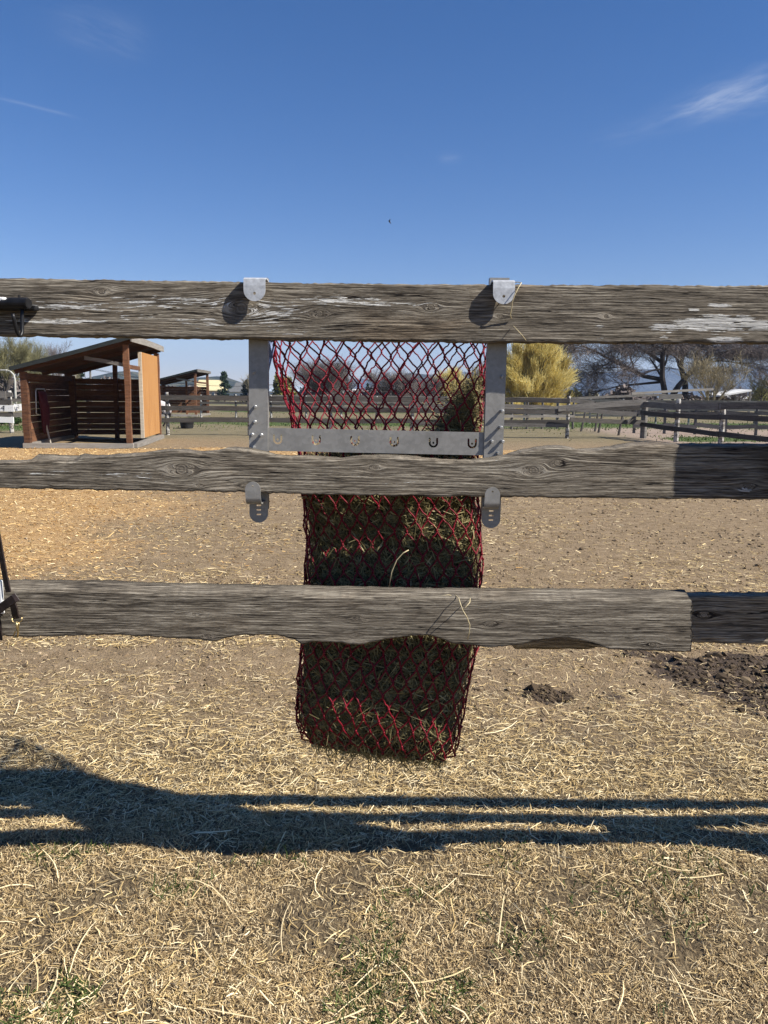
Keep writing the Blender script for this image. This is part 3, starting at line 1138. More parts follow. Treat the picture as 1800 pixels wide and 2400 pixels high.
# ------------------------------------------------------------------ straw-like pieces as numpy ribbons
def ribbons(pos, d, side, L, W, rnd, bend=None, seg=2):
    """pos (n,3) centre, d/side (n,3) unit, bend (n,3) sag at the ends"""
    n = len(pos)
    L = np.asarray(L)[:, None]
    W = np.asarray(W)[:, None]
    rows = []
    for s in range(seg + 1):
        u = s / seg - .5
        c_ = pos + d * L * u
        if bend is not None:
            c_ = c_ + bend * (4 * u * u)
        wid = W * (.5 if 0 < s < seg else .42)
        rows += [c_ - side * wid, c_ + side * wid]
    V = np.stack(rows, 1).reshape(-1, 3)
    m = 2 * (seg + 1)
    base = np.arange(n) * m
    Q = np.concatenate([np.stack([base + 2 * s, base + 2 * s + 1, base + 2 * s + 3, base + 2 * s + 2], -1) for s in range(seg)])
    return V, Q, np.repeat(rnd, m)


def norm(a):
    return a / np.maximum(np.linalg.norm(a, axis=-1, keepdims=True), 1e-9)


def scatter(n, y0, y1, spread=.66, margin=.5, p=1.0):
    """world points, denser towards the viewer"""
    u = rng.random(n)
    y = y0 * (y1 / y0) ** (u ** p)
    x = (rng.random(n) * 2 - 1) * (y * spread + margin)
    return x, y


def ground_ribbons(x, y, L, W, rnd, tilt, lift, bendamp, seg=2, az=None):
    n = len(x)
    az = rng.random(n) * 2 * math.pi if az is None else az
    el = rng.normal(0, 1, n) * tilt
    d = np.stack([np.cos(az) * np.cos(el), np.sin(az) * np.cos(el), np.sin(el)], -1)
    up = norm(np.stack([rng.normal(0, .55, n), rng.normal(0, .55, n), np.ones(n)], -1))
    side = norm(np.cross(d, up))
    z = gz(x, y) + lift + np.abs(np.sin(el)) * L * .42
    pos = np.stack([x, y, z], -1)
    bend = np.cross(d, up) * (rng.normal(0, 1, n) * L * bendamp)[:, None] - np.stack([0 * x, 0 * x, np.abs(rng.normal(0, 1, n)) * L * bendamp * .35], -1)
    return ribbons(pos, d, side, L, W, rnd, bend, seg)


def stuff(name, VQR, mat, label):
    V, Q, r = VQR
    o = link(name, mesh_np(name, V, Q=Q, attrs={'rnd': r}), mat)
    return tag(o, label, None, kind='stuff')


def keep(x, y, prob):
    k = rng.random(len(x)) < prob
    return x[k], y[k]


def merge(parts):
    Vs, Qs, Rs = [], [], []
    o = 0
    for V, Q, r in parts:
        Vs.append(V)
        Qs.append(Q + o)
        Rs.append(r)
        o += len(V)
    return np.concatenate(Vs), np.concatenate(Qs), np.concatenate(Rs)


# short dead turf in front of and under the fence
x, y = scatter(300000, 1.15, 3.1, .62, .35, .9)
x, y = keep(x, y, (1 - sst(y, 2.15, 2.9)) * (.12 + .88 * sst(fbm(x * 6, y * 6, 51), .34, .60)) * (1 - .9 * mud_mask(x, y)))
n = len(x)
stuff('dead_turf', ground_ribbons(x, y, rng.uniform(.005, .022, n), rng.uniform(.0009, .0019, n), np.clip(rng.beta(1.5, 1.1, n), 0, 1),
                                  .55, .003, .10, 1), M_TURF, 'short dry dead grass covering the ground at the near side of the fence')
# loose straw and hay litter
x, y = scatter(200000, 1.15, 6.5, .64, .5, 1.0)
dens = (.10 + .30 * sst(fbm(x * 3.4, y * 3.4, 61), .42, .62)) * (.15 + .85 * sst(y, 1.9, 2.4)) * (1 - sst(y, 3.9, 5.6) * .70)
dens = dens + .75 * np.exp(-((y - 2.75) / .55) ** 2) * (1 - .45 * sst(x, .3, 1.2)) + .22 * np.exp(-((x + .45) / .4) ** 2 - ((y - 1.45) / .22) ** 2)
dens *= (1 - .6 * mud_mask(x, y)) * (1 - .8 * shav_mask(x, y))
x, y = keep(x, y, dens)
n = len(x)
Ls = rng.gamma(2.2, .010, n) + .010
s1 = ground_ribbons(x, y, np.clip(Ls, .012, .12), rng.uniform(.0011, .0030, n), np.clip(rng.beta(1.5, 1.05, n), 0, 1), .16, .006, .09, 2)
x, y = scatter(90000, 4.0, 17, .62, 1.0)
x, y = keep(x, y, (.20 + .5 * sst(fbm(x * .8, y * .8, 66), .42, .62)) * (1 - .85 * shav_mask(x, y)))
n = len(x)
s2 = ground_ribbons(x, y, rng.uniform(.015, .075, n), rng.uniform(.002, .0055, n), np.clip(rng.beta(1.5, 1.4, n), 0, 1), .10, .006, .06, 2)
# long pale stalks that stand out
x, y = scatter(190, 1.2, 3.2, .6, .3)
n = len(x)
s3 = ground_ribbons(x, y, rng.uniform(.06, .20, n), rng.uniform(.0016, .0036, n), rng.uniform(.75, 1, n), .07, .012, .07, 4)
stuff('straw_litter', merge([s1, s2, s3]), M_STRAW, 'loose pale straw and hay litter scattered over the ground')
# orange shavings
x, y = scatter(120000, 4.2, 19.5, .64, 1.0, .9)
sm = shav_mask(x, y)
x, y = keep(x, y, sm ** 1.3 * .95 + .012)
n = len(x)
az = rng.normal(0, .9, n)
k = .55 + .055 * y
c1 = ground_ribbons(x, y, rng.gamma(2.2, .012, n) * k + .006, rng.uniform(.003, .012, n) * k, np.clip(rng.beta(2.2, 2.0, n), 0, 1), .22, .006, .12, 1, az)
stuff('wood_shavings', c1, M_CHIP, 'orange wood shavings spread in front of the wooden shelter')
# green blades
x, y = scatter(60000, 1.15, 2.2, .62, .35)
x, y = keep(x, y, green_mask(x, y) * .75)
n = len(x)
g1 = ground_ribbons(x, y, rng.uniform(.015, .045, n), rng.uniform(.0016, .0034, n), rng.random(n), .75, .002, .16, 2)
x, y = scatter(90000, 19, 62, .62, 2.0)
gmk = green_mask(x, y)
x, y = keep(x, y, gmk * .7)
n = len(x)
g2 = ground_ribbons(x, y, rng.uniform(.04, .12, n), rng.uniform(.02, .04, n), rng.random(n), .9, .0, .12, 1)
stuff('grass', merge([g1, g2]), M_GRASS, 'short green grass in patches on the turf and beside the far paddocks')


# clods of dark soil and manure
def clods(x, y, s, rnd):
    n = len(x)
    base = np.array([(1, 0, -.3), (-.5, .87, -.3), (-.5, -.87, -.3), (.3, .5, .5), (-.6, 0, .45), (.3, -.5, .55)], float)
    F = np.array([(0, 1, 3), (1, 2, 4), (2, 0, 5), (3, 4, 5), (1, 4, 3), (2, 5, 4), (0, 3, 5)], np.int32)
    a = rng.random(n) * 6.28
    R = np.stack([np.stack([np.cos(a), -np.sin(a)], -1), np.stack([np.sin(a), np.cos(a)], -1)], 1)
    pts = base[None] * (1 + rng.normal(0, .25, (n, 6, 3)))
    xy = np.einsum('nij,nkj->nki', R, pts[:, :, :2])
    V = np.concatenate([xy, pts[:, :, 2:] * .8], -1) * s[:, None, None]
    V += np.stack([x, y, gz(x, y) + s * .15], -1)[:, None]
    return V.reshape(-1, 3), (F[None] + (np.arange(n) * 6)[:, None, None]).reshape(-1, 3), np.repeat(rnd, 6)


x, y = scatter(52000, 2.3, 15, .62, .6)
x, y = keep(x, y, np.clip(mud_mask(x, y) * 1.0 + .16 * sst(fbm(x * 1.8, y * 1.8, 71), .5, .68) * sst(y, 3.0, 4.0), 0, 1) * (1 - .9 * shav_mask(x, y)))
extra = 2200
ex_ = np.concatenate([MUD.x + rng.normal(0, .40, extra), CLOD.x + rng.normal(0, .07, 250)])
ey_ = np.concatenate([MUD.y + rng.normal(0, .26, extra), CLOD.y + rng.normal(0, .05, 250)])
ex_, ey_ = keep(ex_, ey_, mud_mask(ex_, ey_) + .08)
x = np.concatenate([x, ex_])
y = np.concatenate([y, ey_])
n = len(x)
s = rng.gamma(1.3, .0042, n) + .002
s = s * np.where(mud_mask(x, y) > .2, 1.0, .55) * np.where(y > 6, 1.3, 1)
V, F, r = clods(x, y, np.clip(s, .003, .035), rng.beta(1.6, 2.2, n))
tag(link('soil_clods', mesh_np('soil_clods', V, F=F, attrs={'rnd': r}), M_CLOD), 'dark clods of damp soil and manure on the ground', kind='stuff')

# dry crumbs of trodden earth
x, y = scatter(95000, 2.7, 19, .62, .6, .9)
x, y = keep(x, y, sst(y, 2.7, 3.6) * (.25 + .75 * sst(fbm(x * 1.1, y * 1.1, 81), .38, .62)) * (1 - shav_mask(x, y)) * .45)
n = len(x)
s = (rng.gamma(2.0, .0026, n) + .003) * (.75 + y * .055)
V, F, r = clods(x, y, np.clip(s, .003, .030), rng.beta(2, 2, n))
M_CRUMB = rnd_mat('earth_crumb', [(0, (.05, .035, .02)), (.5, (.205, .146, .087)), (1, (.41, .31, .20))], .95)
tag(link('earth_crumbs', mesh_np('earth_crumbs', V, F=F, attrs={'rnd': r}), M_CRUMB), 'dry crumbs of trodden brown earth in the paddock', kind='stuff')

# ------------------------------------------------------------------ hay inside the net


def hay_level(px):
    return np.interp(px, [690, 740, 800, 870, 950, 1000, 1040, 1075, 1110, 1140], [1075, 1068, 1056, 1050, 1046, 1040, 1005, 930, 878, 880])


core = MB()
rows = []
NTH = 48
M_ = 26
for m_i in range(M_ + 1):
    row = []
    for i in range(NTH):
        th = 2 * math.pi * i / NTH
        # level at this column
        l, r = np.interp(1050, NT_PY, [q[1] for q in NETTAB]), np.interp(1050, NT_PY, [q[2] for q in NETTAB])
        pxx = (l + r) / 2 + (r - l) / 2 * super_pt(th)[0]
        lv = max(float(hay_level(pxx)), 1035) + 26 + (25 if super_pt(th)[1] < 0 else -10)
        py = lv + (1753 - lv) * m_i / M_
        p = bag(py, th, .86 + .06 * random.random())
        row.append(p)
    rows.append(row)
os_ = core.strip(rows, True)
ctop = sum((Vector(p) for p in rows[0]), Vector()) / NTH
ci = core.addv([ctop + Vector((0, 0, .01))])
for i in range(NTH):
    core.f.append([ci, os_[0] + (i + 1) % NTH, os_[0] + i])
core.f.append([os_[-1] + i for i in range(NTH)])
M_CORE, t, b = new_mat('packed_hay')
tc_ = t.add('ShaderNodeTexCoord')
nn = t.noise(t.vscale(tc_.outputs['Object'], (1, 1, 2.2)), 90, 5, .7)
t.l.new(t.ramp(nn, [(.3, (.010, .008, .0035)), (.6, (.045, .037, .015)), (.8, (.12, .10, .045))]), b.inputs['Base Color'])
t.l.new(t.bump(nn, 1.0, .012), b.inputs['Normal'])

hp, hd_, hs_, hl, hw_, hb = [], [], [], [], [], []
NH = 17000
for k in range(NH):
    th = random.random() * 2 * math.pi
    if random.random() < .45:
        th = math.pi * 1.5 + random.uniform(-1.35, 1.35)
    sp_ = super_pt(th)
    px_guess = 912 + 205 * sp_[0]
    lv = float(hay_level(px_guess))
    py = lv + (1749 - lv) * random.random() ** .97
    p = bag(py, th, (.90 if py < 1680 else .84) + random.random() * .065)
    nrm = Vector((sp_[0] ** 5, math.copysign(abs(sp_[1]) ** 3, sp_[1]), 0.01))
    nrm.normalize()
    tang = nrm.cross(Vector((0, 0, 1)))
    a = random.gauss(.6, 1.0)
    d = tang * math.cos(a) + Vector((0, 0, 1)) * math.sin(a) + nrm * random.gauss(0, .16)
    d.normalize()
    sd = d.cross(nrm + Vector((random.gauss(0, .7), random.gauss(0, .7), random.gauss(0, .7))))
    if sd.length < 1e-3:
        sd = d.orthogonal()
    sd.normalize()
    hp.append(p)
    hd_.append(d)
    hs_.append(sd)
    L = random.gammavariate(3, .013) + .015
    hl.append(min(L, .11))
    hw_.append(random.uniform(.0012, .0030))
    hb.append(tang * random.gauss(0, .12) * L + Vector((0, 0, random.gauss(0, .12) * L)) - nrm * abs(random.gauss(0, .08)) * L)
# loose hay on the top of the fill, heaped at the right-hand side
for k in range(2600):
    px = random.uniform(730, 1108) if k < 1500 else random.uniform(1035, 1112)
    lv = float(hay_level(px)) + random.uniform(-6, 26)
    yc = 2.02 + random.uniform(-.08, .08)
    p = P(px, lv + (random.uniform(0, 30) if k < 1500 else random.random() * 130), yc)
    d = Vector((random.gauss(0, 1), random.gauss(0, 1), random.gauss(0, .6))).normalized()
    hp.append(p)
    hd_.append(d)
    hs_.append(d.orthogonal().normalized())
    L = random.uniform(.03, .10)
    hl.append(L)
    hw_.append(random.uniform(.0012, .0028))
    hb.append(Vector((random.gauss(0, .15), random.gauss(0, .15), random.gauss(0, .15))) * L)
A_ = lambda q: np.array([tuple(v_) for v_ in q])
V, Q, r = ribbons(A_(hp), A_(hd_), A_(hs_), np.array(hl), np.array(hw_), rng.beta(2, 2, len(hp)), A_(hb), 3)
hay = link('hay', mesh_np('hay', V, Q=Q, attrs={'rnd': r}), M_HAY)
tag(hay, 'dry greenish hay stuffed inside the red net', 'hay', kind='stuff')
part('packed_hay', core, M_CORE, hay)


def stalk(pts, r, label, group=None, mat=None, nm='hay_stalk'):
    mb = MB()
    mb.tube([P(a, b_, Y) for a, b_, Y in pts], r, 6)
    o = link(nm, mb.mesh(nm, True), mat or M_STALK)
    return tag(o, label, 'hay stalk', group)


M_STALK = plain('pale_stalk', (.58, .48, .28), .55, 0, .15, 60)
stalk([(1200, 664, YF + .01), (1212, 661, YF - .004), (1222, 663, YF - .016), (1214, 676, YF - .022), (1206, 692, YF - .026), (1201, 706, YF - .022),
       (1199, 722, YF - .014), (1196, 738, YF - .008), (1199, 748, YF - .003)], .0011, 'bent pale hay stalk caught beside the right top hook')
stalk([(1203, 764, YF - .003), (1214, 775, YF - .022), (1224, 786, YF - .020), (1233, 798, YF - .003)], .0008, 'thin hay stalk on the top rail below the right hook')
stalk([(1066, 1394, 1.775), (1075, 1402, 1.745), (1080, 1418, 1.728), (1085, 1431, 1.722), (1094, 1446, 1.724), (1101, 1464, 1.735), (1100, 1480, 1.741), (1096, 1498, 1.750)], .0011,
      'crooked hay stalk hanging down the front of the bottom rail')
stalk([(1102, 1402, 1.752), (1101, 1412, 1.735), (1094, 1420, 1.727), (1084, 1430, 1.727)], .0010, 'short hay stalk crossing the crooked one on the bottom rail')
for k, pts in enumerate(([(1008, 1392, 1.79), (1016, 1386, 1.79), (1030, 1388, 1.785), (1050, 1392, 1.78), (1068, 1390, 1.79)],
                         [(982, 1397, 1.77), (1000, 1394, 1.775), (1022, 1395, 1.775), (1046, 1397, 1.77)],
                         [(1030, 1398, 1.765), (1050, 1394, 1.77), (1072, 1399, 1.765)],
                         [(840, 1393, 1.775), (862, 1391, 1.775), (884, 1390, 1.778)],
                         [(1040, 1394, 1.775), (1056, 1399, 1.765), (1080, 1396, 1.77)])):
    stalk(pts, .0009, ['looped hay wisp lying on top of the bottom rail in front of the net', 'long flat hay wisp left of the loop on the bottom rail',
                       'short hay wisp below the loop on the bottom rail', 'hay wisp alone on the bottom rail at the left part of the net',
                       'hay wisp under the loop reaching to the crooked stalk'][k])
mbs = [[(952, 1290, 1.855), (965, 1282, 1.85), (975, 1275, 1.85)], ]
stalk([(912, 1375, 1.86), (918, 1340, 1.85), (930, 1312, 1.846), (945, 1296, 1.845), (958, 1289, 1.845)], .0013, 'long pale stalk sticking out of the net below the middle rail')
stalk([(930, 1522, 1.85), (938, 1545, 1.846), (950, 1575, 1.846), (962, 1602, 1.85)], .0012, 'long pale stalk sticking out of the net below the bottom rail')

# blue strap behind the left upright
mb = MB()
pl = [(636, 770, 26), (634, 800, 26), (630, 830, 20), (626, 860, 13), (624, 885, 7), (623, 905, 4)]
rows = []
for (a, b_, w) in pl:
    c_ = P(a, b_, 1.905)
    rows.append([c_ + Vector((-w * .0005, 0, 0)), c_ + Vector((0, -.004, 0)), c_ + Vector((w * .0005, .004, 0)), c_ + Vector((0, .006, 0))])
os_ = mb.strip(rows, True)
part_blue = link('blue_strap', mb.mesh('blue_strap', True), M_BLUE)
tag(part_blue, 'folded pale blue strap hanging beside the left upright', 'strap')

# ------------------------------------------------------------------ black hook rack on the top rail, leather strap, white board end
rack = thing('tack_rack', 'black metal rack bar with a bent rod hook on the top rail', 'rack', tuple(P(-60, 720, YF - .02)))
mb = MB()
a, c_ = P(-300, 706, YF - .028), P(66, 711, YF - .034)
mb.tube([a, a * .5 + c_ * .5, c_, c_ + Vector((.002, -.0005, 0))], [.0125, .0125, .0125, .0105], 16)
part('bar', mb, M_BLACK, rack, smooth=False)
mb = MB()
mb.box(P(30, 722, YF - .012), (.11, .022, .010))
part('mounting_plate', mb, M_BLACK, rack, bevel=.002)
mb = MB()
mb.tube([P(53, 716, YF - .030), P(52, 740, YF - .030), P(52, 765, YF - .032), P(52, 778, YF - .035), P(49, 787, YF - .040), P(44, 787, YF - .045),
         P(40, 778, YF - .050), P(36, 762, YF - .055), P(32, 745, YF - .060), P(30, 735, YF - .062)], [.0042] * 9 + [.0036], 10)
part('hook_rod', mb, M_BLACK, rack, smooth=True)
mb = MB()
mb.tube([P(45, 702, YF - .02), P(45, 694, YF - .003)], .003, 8)
part('screw', mb, M_BLACK, rack)
mb = MB()
for k, (a, b_, w, h_) in enumerate(((-6, 704, .018, .006), (8, 702, .014, .006), (20, 705, .012, .005), (2, 700, .010, .004))):
    cc = P(a, b_, YF - .040)
    rr = []
    for i in range(5):
        s_ = math.sin(math.pi * (i + .5) / 5)
        rr.append([cc + Vector((-w / 2 * math.cos(math.pi * (i + .5) / 5) * 1.4, w * .4 * s_ * math.cos(q * 1.047), h_ * s_ * math.sin(q * 1.047))) for q in range(6)])
    mb.strip(rr, True)
part('white_wrap', mb, M_WHITE, rack, smooth=True, label='white lumpy wrap on the bar end')

strap = thing('leather_strap', 'dark leather strap with a brass snap hanging at the left edge', 'strap', tuple(P(30, 1495, 1.73)))


def belt(pts, w, th, mat, nm, lab=None, par=None):
    mb_ = MB()
    rr = []
    ps = [P(a, b_, Y) for a, b_, Y in pts]
    for k, p in enumerate(ps):
        d = (ps[min(k + 1, len(ps) - 1)] - ps[max(k - 1, 0)]).normalized()
        sd = d.cross(Vector((.25, 1, 0))).normalized()
        nn_ = sd.cross(d).normalized()
        ww = w[k] if hasattr(w, '__len__') else w
        rr.append([p - sd * ww / 2 - nn_ * th / 2, p + sd * ww / 2 - nn_ * th / 2, p + sd * ww / 2 + nn_ * th / 2, p - sd * ww / 2 + nn_ * th / 2])
    o_ = mb_.strip(rr, True)
    mb_.f.append([o_[0] + k for k in range(4)][::-1])
    mb_.f.append([o_[-1] + k for k in range(4)])
    return part(nm, mb_, mat, par or strap, smooth=False, label=lab, bevel=.001)


belt([(-14, 1200, 1.742), (-6, 1250, 1.742), (3, 1300, 1.742), (11, 1345, 1.741), (20, 1388, 1.740)], .014, .004, M_LEATHER, 'strap_band')
belt([(-8, 1432, 1.735), (6, 1422, 1.732), (20, 1412, 1.728), (33, 1403, 1.726), (41, 1398, 1.730)], .020, .004, M_LEATHER, 'keeper')
mbk = belt([(27, 1404, 1.728), (33, 1425, 1.728), (36, 1440, 1.730), (40, 1450, 1.732)], [.015, .018, .018, .019], .004, M_LEATHER, 'strap_end')
belt([(-14, 1424, 1.745), (-6, 1460, 1.745), (-3, 1500, 1.745)], .020, .004, M_LEATHER, 'strap_tail')
mb = MB()
rg = [(28, 1449), (28, 1455), (33, 1459), (40, 1460), (47, 1458), (51, 1453), (51, 1447)]
mb.tube([P(a, b_, 1.727) for a, b_ in rg], .0016, 8)
part('ring', mb, M_BRASS, strap, smooth=True)
mb = MB()
mb.tube([P(38, 1457, 1.728), P(40, 1466, 1.727), P(42, 1476, 1.728), P(42, 1486, 1.729), P(41, 1494, 1.731)], [.0032, .0036, .0028, .0022, .0016], 8)
mb.tube([P(43, 1458, 1.726), P(45, 1464, 1.726), P(43, 1471, 1.726), P(40, 1472, 1.726)], .0016, 8)
mb.tube([P(41, 1474, 1.729), P(36, 1480, 1.732), P(33, 1487, 1.733), P(34, 1493, 1.733), P(39, 1494, 1.732)], .0016, 8)
part('snap_hook', mb, M_BRASS, strap, smooth=True)
mb = MB()
a = P(-120, 1362, 1.735)
c_ = P(4, 1442, 1.735)
mb.box(((a.x + c_.x) / 2, 1.748, (a.z + c_.z) / 2), (c_.x - a.x, .010, a.z - c_.z))
part('board_end', mb, M_WHITE, fence, label='white painted board end at the left edge', bevel=.003)
# ------------------------------------------------------------------ distant fences and shelters


def plank(p0, p1, h, t_, roll=0.0, ext=0.0, wv=1.0):
    p0, p1 = Vector(p0), Vector(p1)
    d = (p1 - p0).normalized()
    p0 = p0 - d * ext
    p1 = p1 + d * ext
    sd = d.cross(Vector((0, 0, 1))).normalized()
    up = sd.cross(d).normalized()
    if roll:
        R = Matrix.Rotation(roll, 3, d)
        sd = R @ sd
        up = R @ up
    mb_ = MB()
    n_ = 5
    rows_ = []
    ph = random.uniform(0, 6)
    for k in range(n_ + 1):
        c_ = p0.lerp(p1, k / n_) + up * (math.sin(ph + k * 1.1) * h * .05 * wv)
        hh = h * (1 + random.uniform(-.07, .04) * wv)
        rows_.append([c_ - sd * t_ / 2 - up * hh / 2, c_ + sd * t_ / 2 - up * hh / 2, c_ + sd * t_ / 2 + up * hh / 2, c_ - sd * t_ / 2 + up * hh / 2])
    o_ = mb_.strip(rows_, True)
    mb_.f.append([o_[0] + k for k in range(4)][::-1])
    mb_.f.append([o_[-1] + k for k in range(4)])
    return mb_


def post_mb(x, y, z1, w=.11, lean=(0, 0), n_=8, z0=-.3):
    mb_ = MB()
    pts = [(x + lean[0] * k, y + lean[1] * k, z0 + (z1 - z0) * k) for k in (0, .35, .7, .97, 1)]
    r = w * .56
    mb_.tube(pts, [r * 1.04, r, r * .97, r * .95, r * .8], n_)
    return mb_


def far_fence(label, posts, heights, rail_h=.14, ztop=1.33, mat=None, pmat=None, front=-1, jit=.02, pw=.11, skip=(), group=None, zb=0):
    mat = mat or M_DARKWOOD
    pmat = pmat or M_WHITEPOST
    c_ = posts[0]
    root = thing('paddock_fence', label, 'fence', (c_[0], c_[1], 0), group)
    for (x_, y_) in posts:
        part('post', post_mb(x_, y_, ztop + random.uniform(-.03, .05), pw, (random.uniform(-.02, .02), random.uniform(-.02, .02))), pmat, root)
    for k in range(len(posts) - 1):
        a_, b_ = Vector((posts[k][0], posts[k][1], 0)), Vector((posts[k + 1][0], posts[k + 1][1], 0))
        d = (b_ - a_).normalized()
        nrm_ = Vector((d.y, -d.x, 0))
        if nrm_.y > 0:
            nrm_ = -nrm_
        off = nrm_ * (pw * .56 + .022) * (1 if front < 0 else -1)
        for hi, hgt in enumerate(heights):
            if (k, hi) in skip:
                continue
            z0 = hgt + random.uniform(-jit, jit)
            z1 = hgt + random.uniform(-jit, jit)
            part('rail', plank(a_ + off + Vector((0, 0, z0)), b_ + off + Vector((0, 0, z1)), rail_h, .04, 0, .03), mat, root)
    return root


def gx(px, Y):
    return P(px, 925 + (px - 900) * .0087, Y).x


# the dark rail fence that closes the paddock behind
YA = 25.3
fA = [(gx(p_, YA), YA + random.uniform(-.05, .05)) for p_ in (205, 391, 583, 775, 966, 1150, 1333)]
far_fence('dark three-rail paddock fence with white-flecked posts beyond the shavings', fA, (1.20, .86, .49), .155, 1.34)
part_root = [o for o in COL.objects if o.name.startswith('paddock_fence')][-1]
for k in (4, 5):
    a_, b_ = fA[k], fA[k + 1]
    part('rail', plank((a_[0], a_[1] - .1, .42 if k else .4), (b_[0], b_[1] - .1, .40), .12, .04), M_GREYWOOD, part_root)
    part('rail', plank((a_[0], a_[1] - .1, 1.02), (b_[0] - .6, b_[1] - .1, 1.00), .12, .04), M_GREYWOOD, part_root)

# right-hand fence that runs towards the viewer, partly collapsed
fR = [(gx(1513, 25.8), 25.8), (gx(1591, 23.6), 23.6), (gx(1697, 21.7), 21.7), (10.6, 19.6)]
rootR = thing('paddock_fence', 'old grey fence at the right, its boards sagging and fallen between posts', 'fence', (fR[0][0], fR[0][1], 0))
for k, (x_, y_) in enumerate(fR):
    part('post', post_mb(x_, y_, (1.22, 1.30, 1.12, 1.2)[k], (.20, .14, .15, .14)[k], n_=8), M_GREYWOOD if k == 0 else M_WHITEPOST, rootR,
         label='thick grey post with worn top' if k == 0 else None)
for k, (zs0, zs1) in enumerate((((1.10, .84, .45), (1.08, .78, .40)), ((1.07, .80, .40), (1.10, .80, .34)), ((1.12, .82, .34), (1.14, .80, .25)))):
    a_, b_ = fR[k], fR[k + 1]
    for i_, (z0, z1) in enumerate(zip(zs0, zs1)):
        part('rail', plank((a_[0] - .12, a_[1] - .06, z0), (b_[0] - .12, b_[1] - .06, z1), .145 if i_ else .18, .045, 0, .05), M_DARKWOOD if i_ != 0 else M_GREYWOOD, rootR)
for (a_, b_, h_, m_, lab) in ((((1308, 957, 25.2), (1514, 942, 25.6), .19, M_GREYWOOD, 'split board rising to the thick post')),
                              (((1328, 958, 25.0), (1492, 971, 25.0), .15, M_GREYWOOD, 'fallen board sloping down to the right')),
                              (((1336, 984, 25.3), (1512, 990, 25.7), .15, M_DARKWOOD, 'low dark rail')),
                              (((1336, 938, 25.3), (1392, 944, 25.4), .14, M_GREYWOOD, None)),
                              (((1395, 955, 26.4), (1500, 957, 26.4), .16, M_DARKWOOD, None)),
                              (((1468, 990, 25.1), (1495, 972, 25.4), .05, M_GREYWOOD, 'thin stick leaning on the rails'))):
    part('rail', plank(P(*a_), P(*b_), h_, .045), m_, rootR, label=lab)

# pens behind
def line_posts(px0, px1, Y0, Y1, n_):
    return [(gx(px0 + (px1 - px0) * k / (n_ - 1), Y0 + (Y1 - Y0) * k / (n_ - 1)), Y0 + (Y1 - Y0) * k / (n_ - 1)) for k in range(n_)]


far_fence('grey pen fence with close-set posts behind the dark rails', line_posts(1130, 1345, 31, 33, 7), (1.22, .88, .52), .11, 1.25, M_GREYWOOD, M_GREYWOOD, pw=.09)
far_fence('weathered pen fence standing behind the collapsed boards', line_posts(1490, 1850, 29.5, 28, 6), (1.10, .78, .30), .15, 1.15, M_GREYWOOD, M_GREYWOOD, pw=.10, jit=.05)
far_fence('second pale pen fence in the middle distance at the right', line_posts(1230, 1850, 40, 38, 9), (1.15, .75, .40), .12, 1.2, M_GREYWOOD, M_WHITEPOST, pw=.09)
far_fence('long dark fence far behind the net', line_posts(470, 1130, 44, 44, 9), (1.15, .80, .45), .14, 1.25, M_DARKWOOD, M_WHITEPOST, pw=.11)
far_fence('grey fence beyond the long dark one', line_posts(600, 1180, 58, 60, 8), (1.2, .8, .4), .16, 1.3, M_GREYWOOD, M_WHITEPOST, pw=.12)
# thin leaning stakes
for k, (pt, pb, Y) in enumerate((((1372, 965), (1360, 1009), 30.0), ((1402, 966), (1393, 1012), 30.0), ((1412, 968), (1401, 1014), 29.2), ((1460, 970), (1448, 1020), 27.6))):
    a_, b_ = P(pt[0], pt[1], Y), P(pb[0], pb[1], Y)
    b_.z = -.15
    mb = MB().tube([b_, a_.lerp(b_, .5), a_], [.045, .042, .036], 7)
    tag(link('fence_stake', mb.mesh('fence_stake'), M_DARKWOOD),
        ['thin leaning stake, leftmost of those behind the fallen boards', 'leaning stake, second from the left behind the fallen boards',
         'leaning stake close beside its neighbour, third from the left', 'leaning stake nearest the thick grey post'][k], 'stake', 'leaning stakes')

# white board fence at the far left, it faces the sun
fl = thing('board_fence', 'white and grey board fence left of the shelter', 'fence', tuple(G(30, 1012)))
LX0, LX1 = G(28, 1014), Vector((gx(60, 30.5), 30.5, 0))
LXm = Vector((LX0.x * 2 - LX1.x - 1.5, LX0.y * 2 - LX1.y - 2.0, 0))
for p_ in (LX0, LX1, LXm):
    part('post', post_mb(p_.x, p_.y, 1.38, .13), M_WHITEPOST, fl)
YLf = LX0.y


def lboard(px0, px1, y0, y1, Y0, Y1, m_, lab=None):
    a_, b_ = P(px0, (y0 + y1) / 2, Y0), P(px1, (y0 + y1) / 2, Y1)
    h_ = (P(px0, y0, Y0) - P(px0, y1, Y0)).z
    return part('board', plank(a_, b_, h_, .04), m_, fl, label=lab)


lboard(-60, 14, 917, 935, YLf - .1, YLf - .12, M_GREYWOOD)
lboard(14, 30, 920, 930, YLf - .1, YLf - .1, M_GREYWOOD)
lboard(-60, 27, 936, 948, YLf - .12, YLf - .12, M_DARKWOOD)
lboard(26, 58, 934, 942, YLf + .1, YLf + .3, M_DARKWOOD)
wb = lboard(-60, 33, 949, 964, YLf - .14, YLf - .14, M_WHITEBOARD, 'white board with dark painted marks')
wb2 = lboard(33, 50, 947, 963, YLf - .09, YLf - .05, M_WHITEBOARD, 'white board with a dark letter-like mark')
lboard(-60, 28, 966, 976, YLf - .12, YLf - .12, M_DARKWOOD)
lboard(24, 56, 967, 978, YLf + .1, YLf + .3, M_GREYWOOD)
lboard(-60, 32, 977, 991, YLf - .14, YLf - .14, M_WHITEBOARD)


def stroke(parent, pts, Y, r=.010):
    part('painted_mark', MB().tube([P(a_, b_, Y) for a_, b_ in pts], r, 5), M_BLACK, parent)


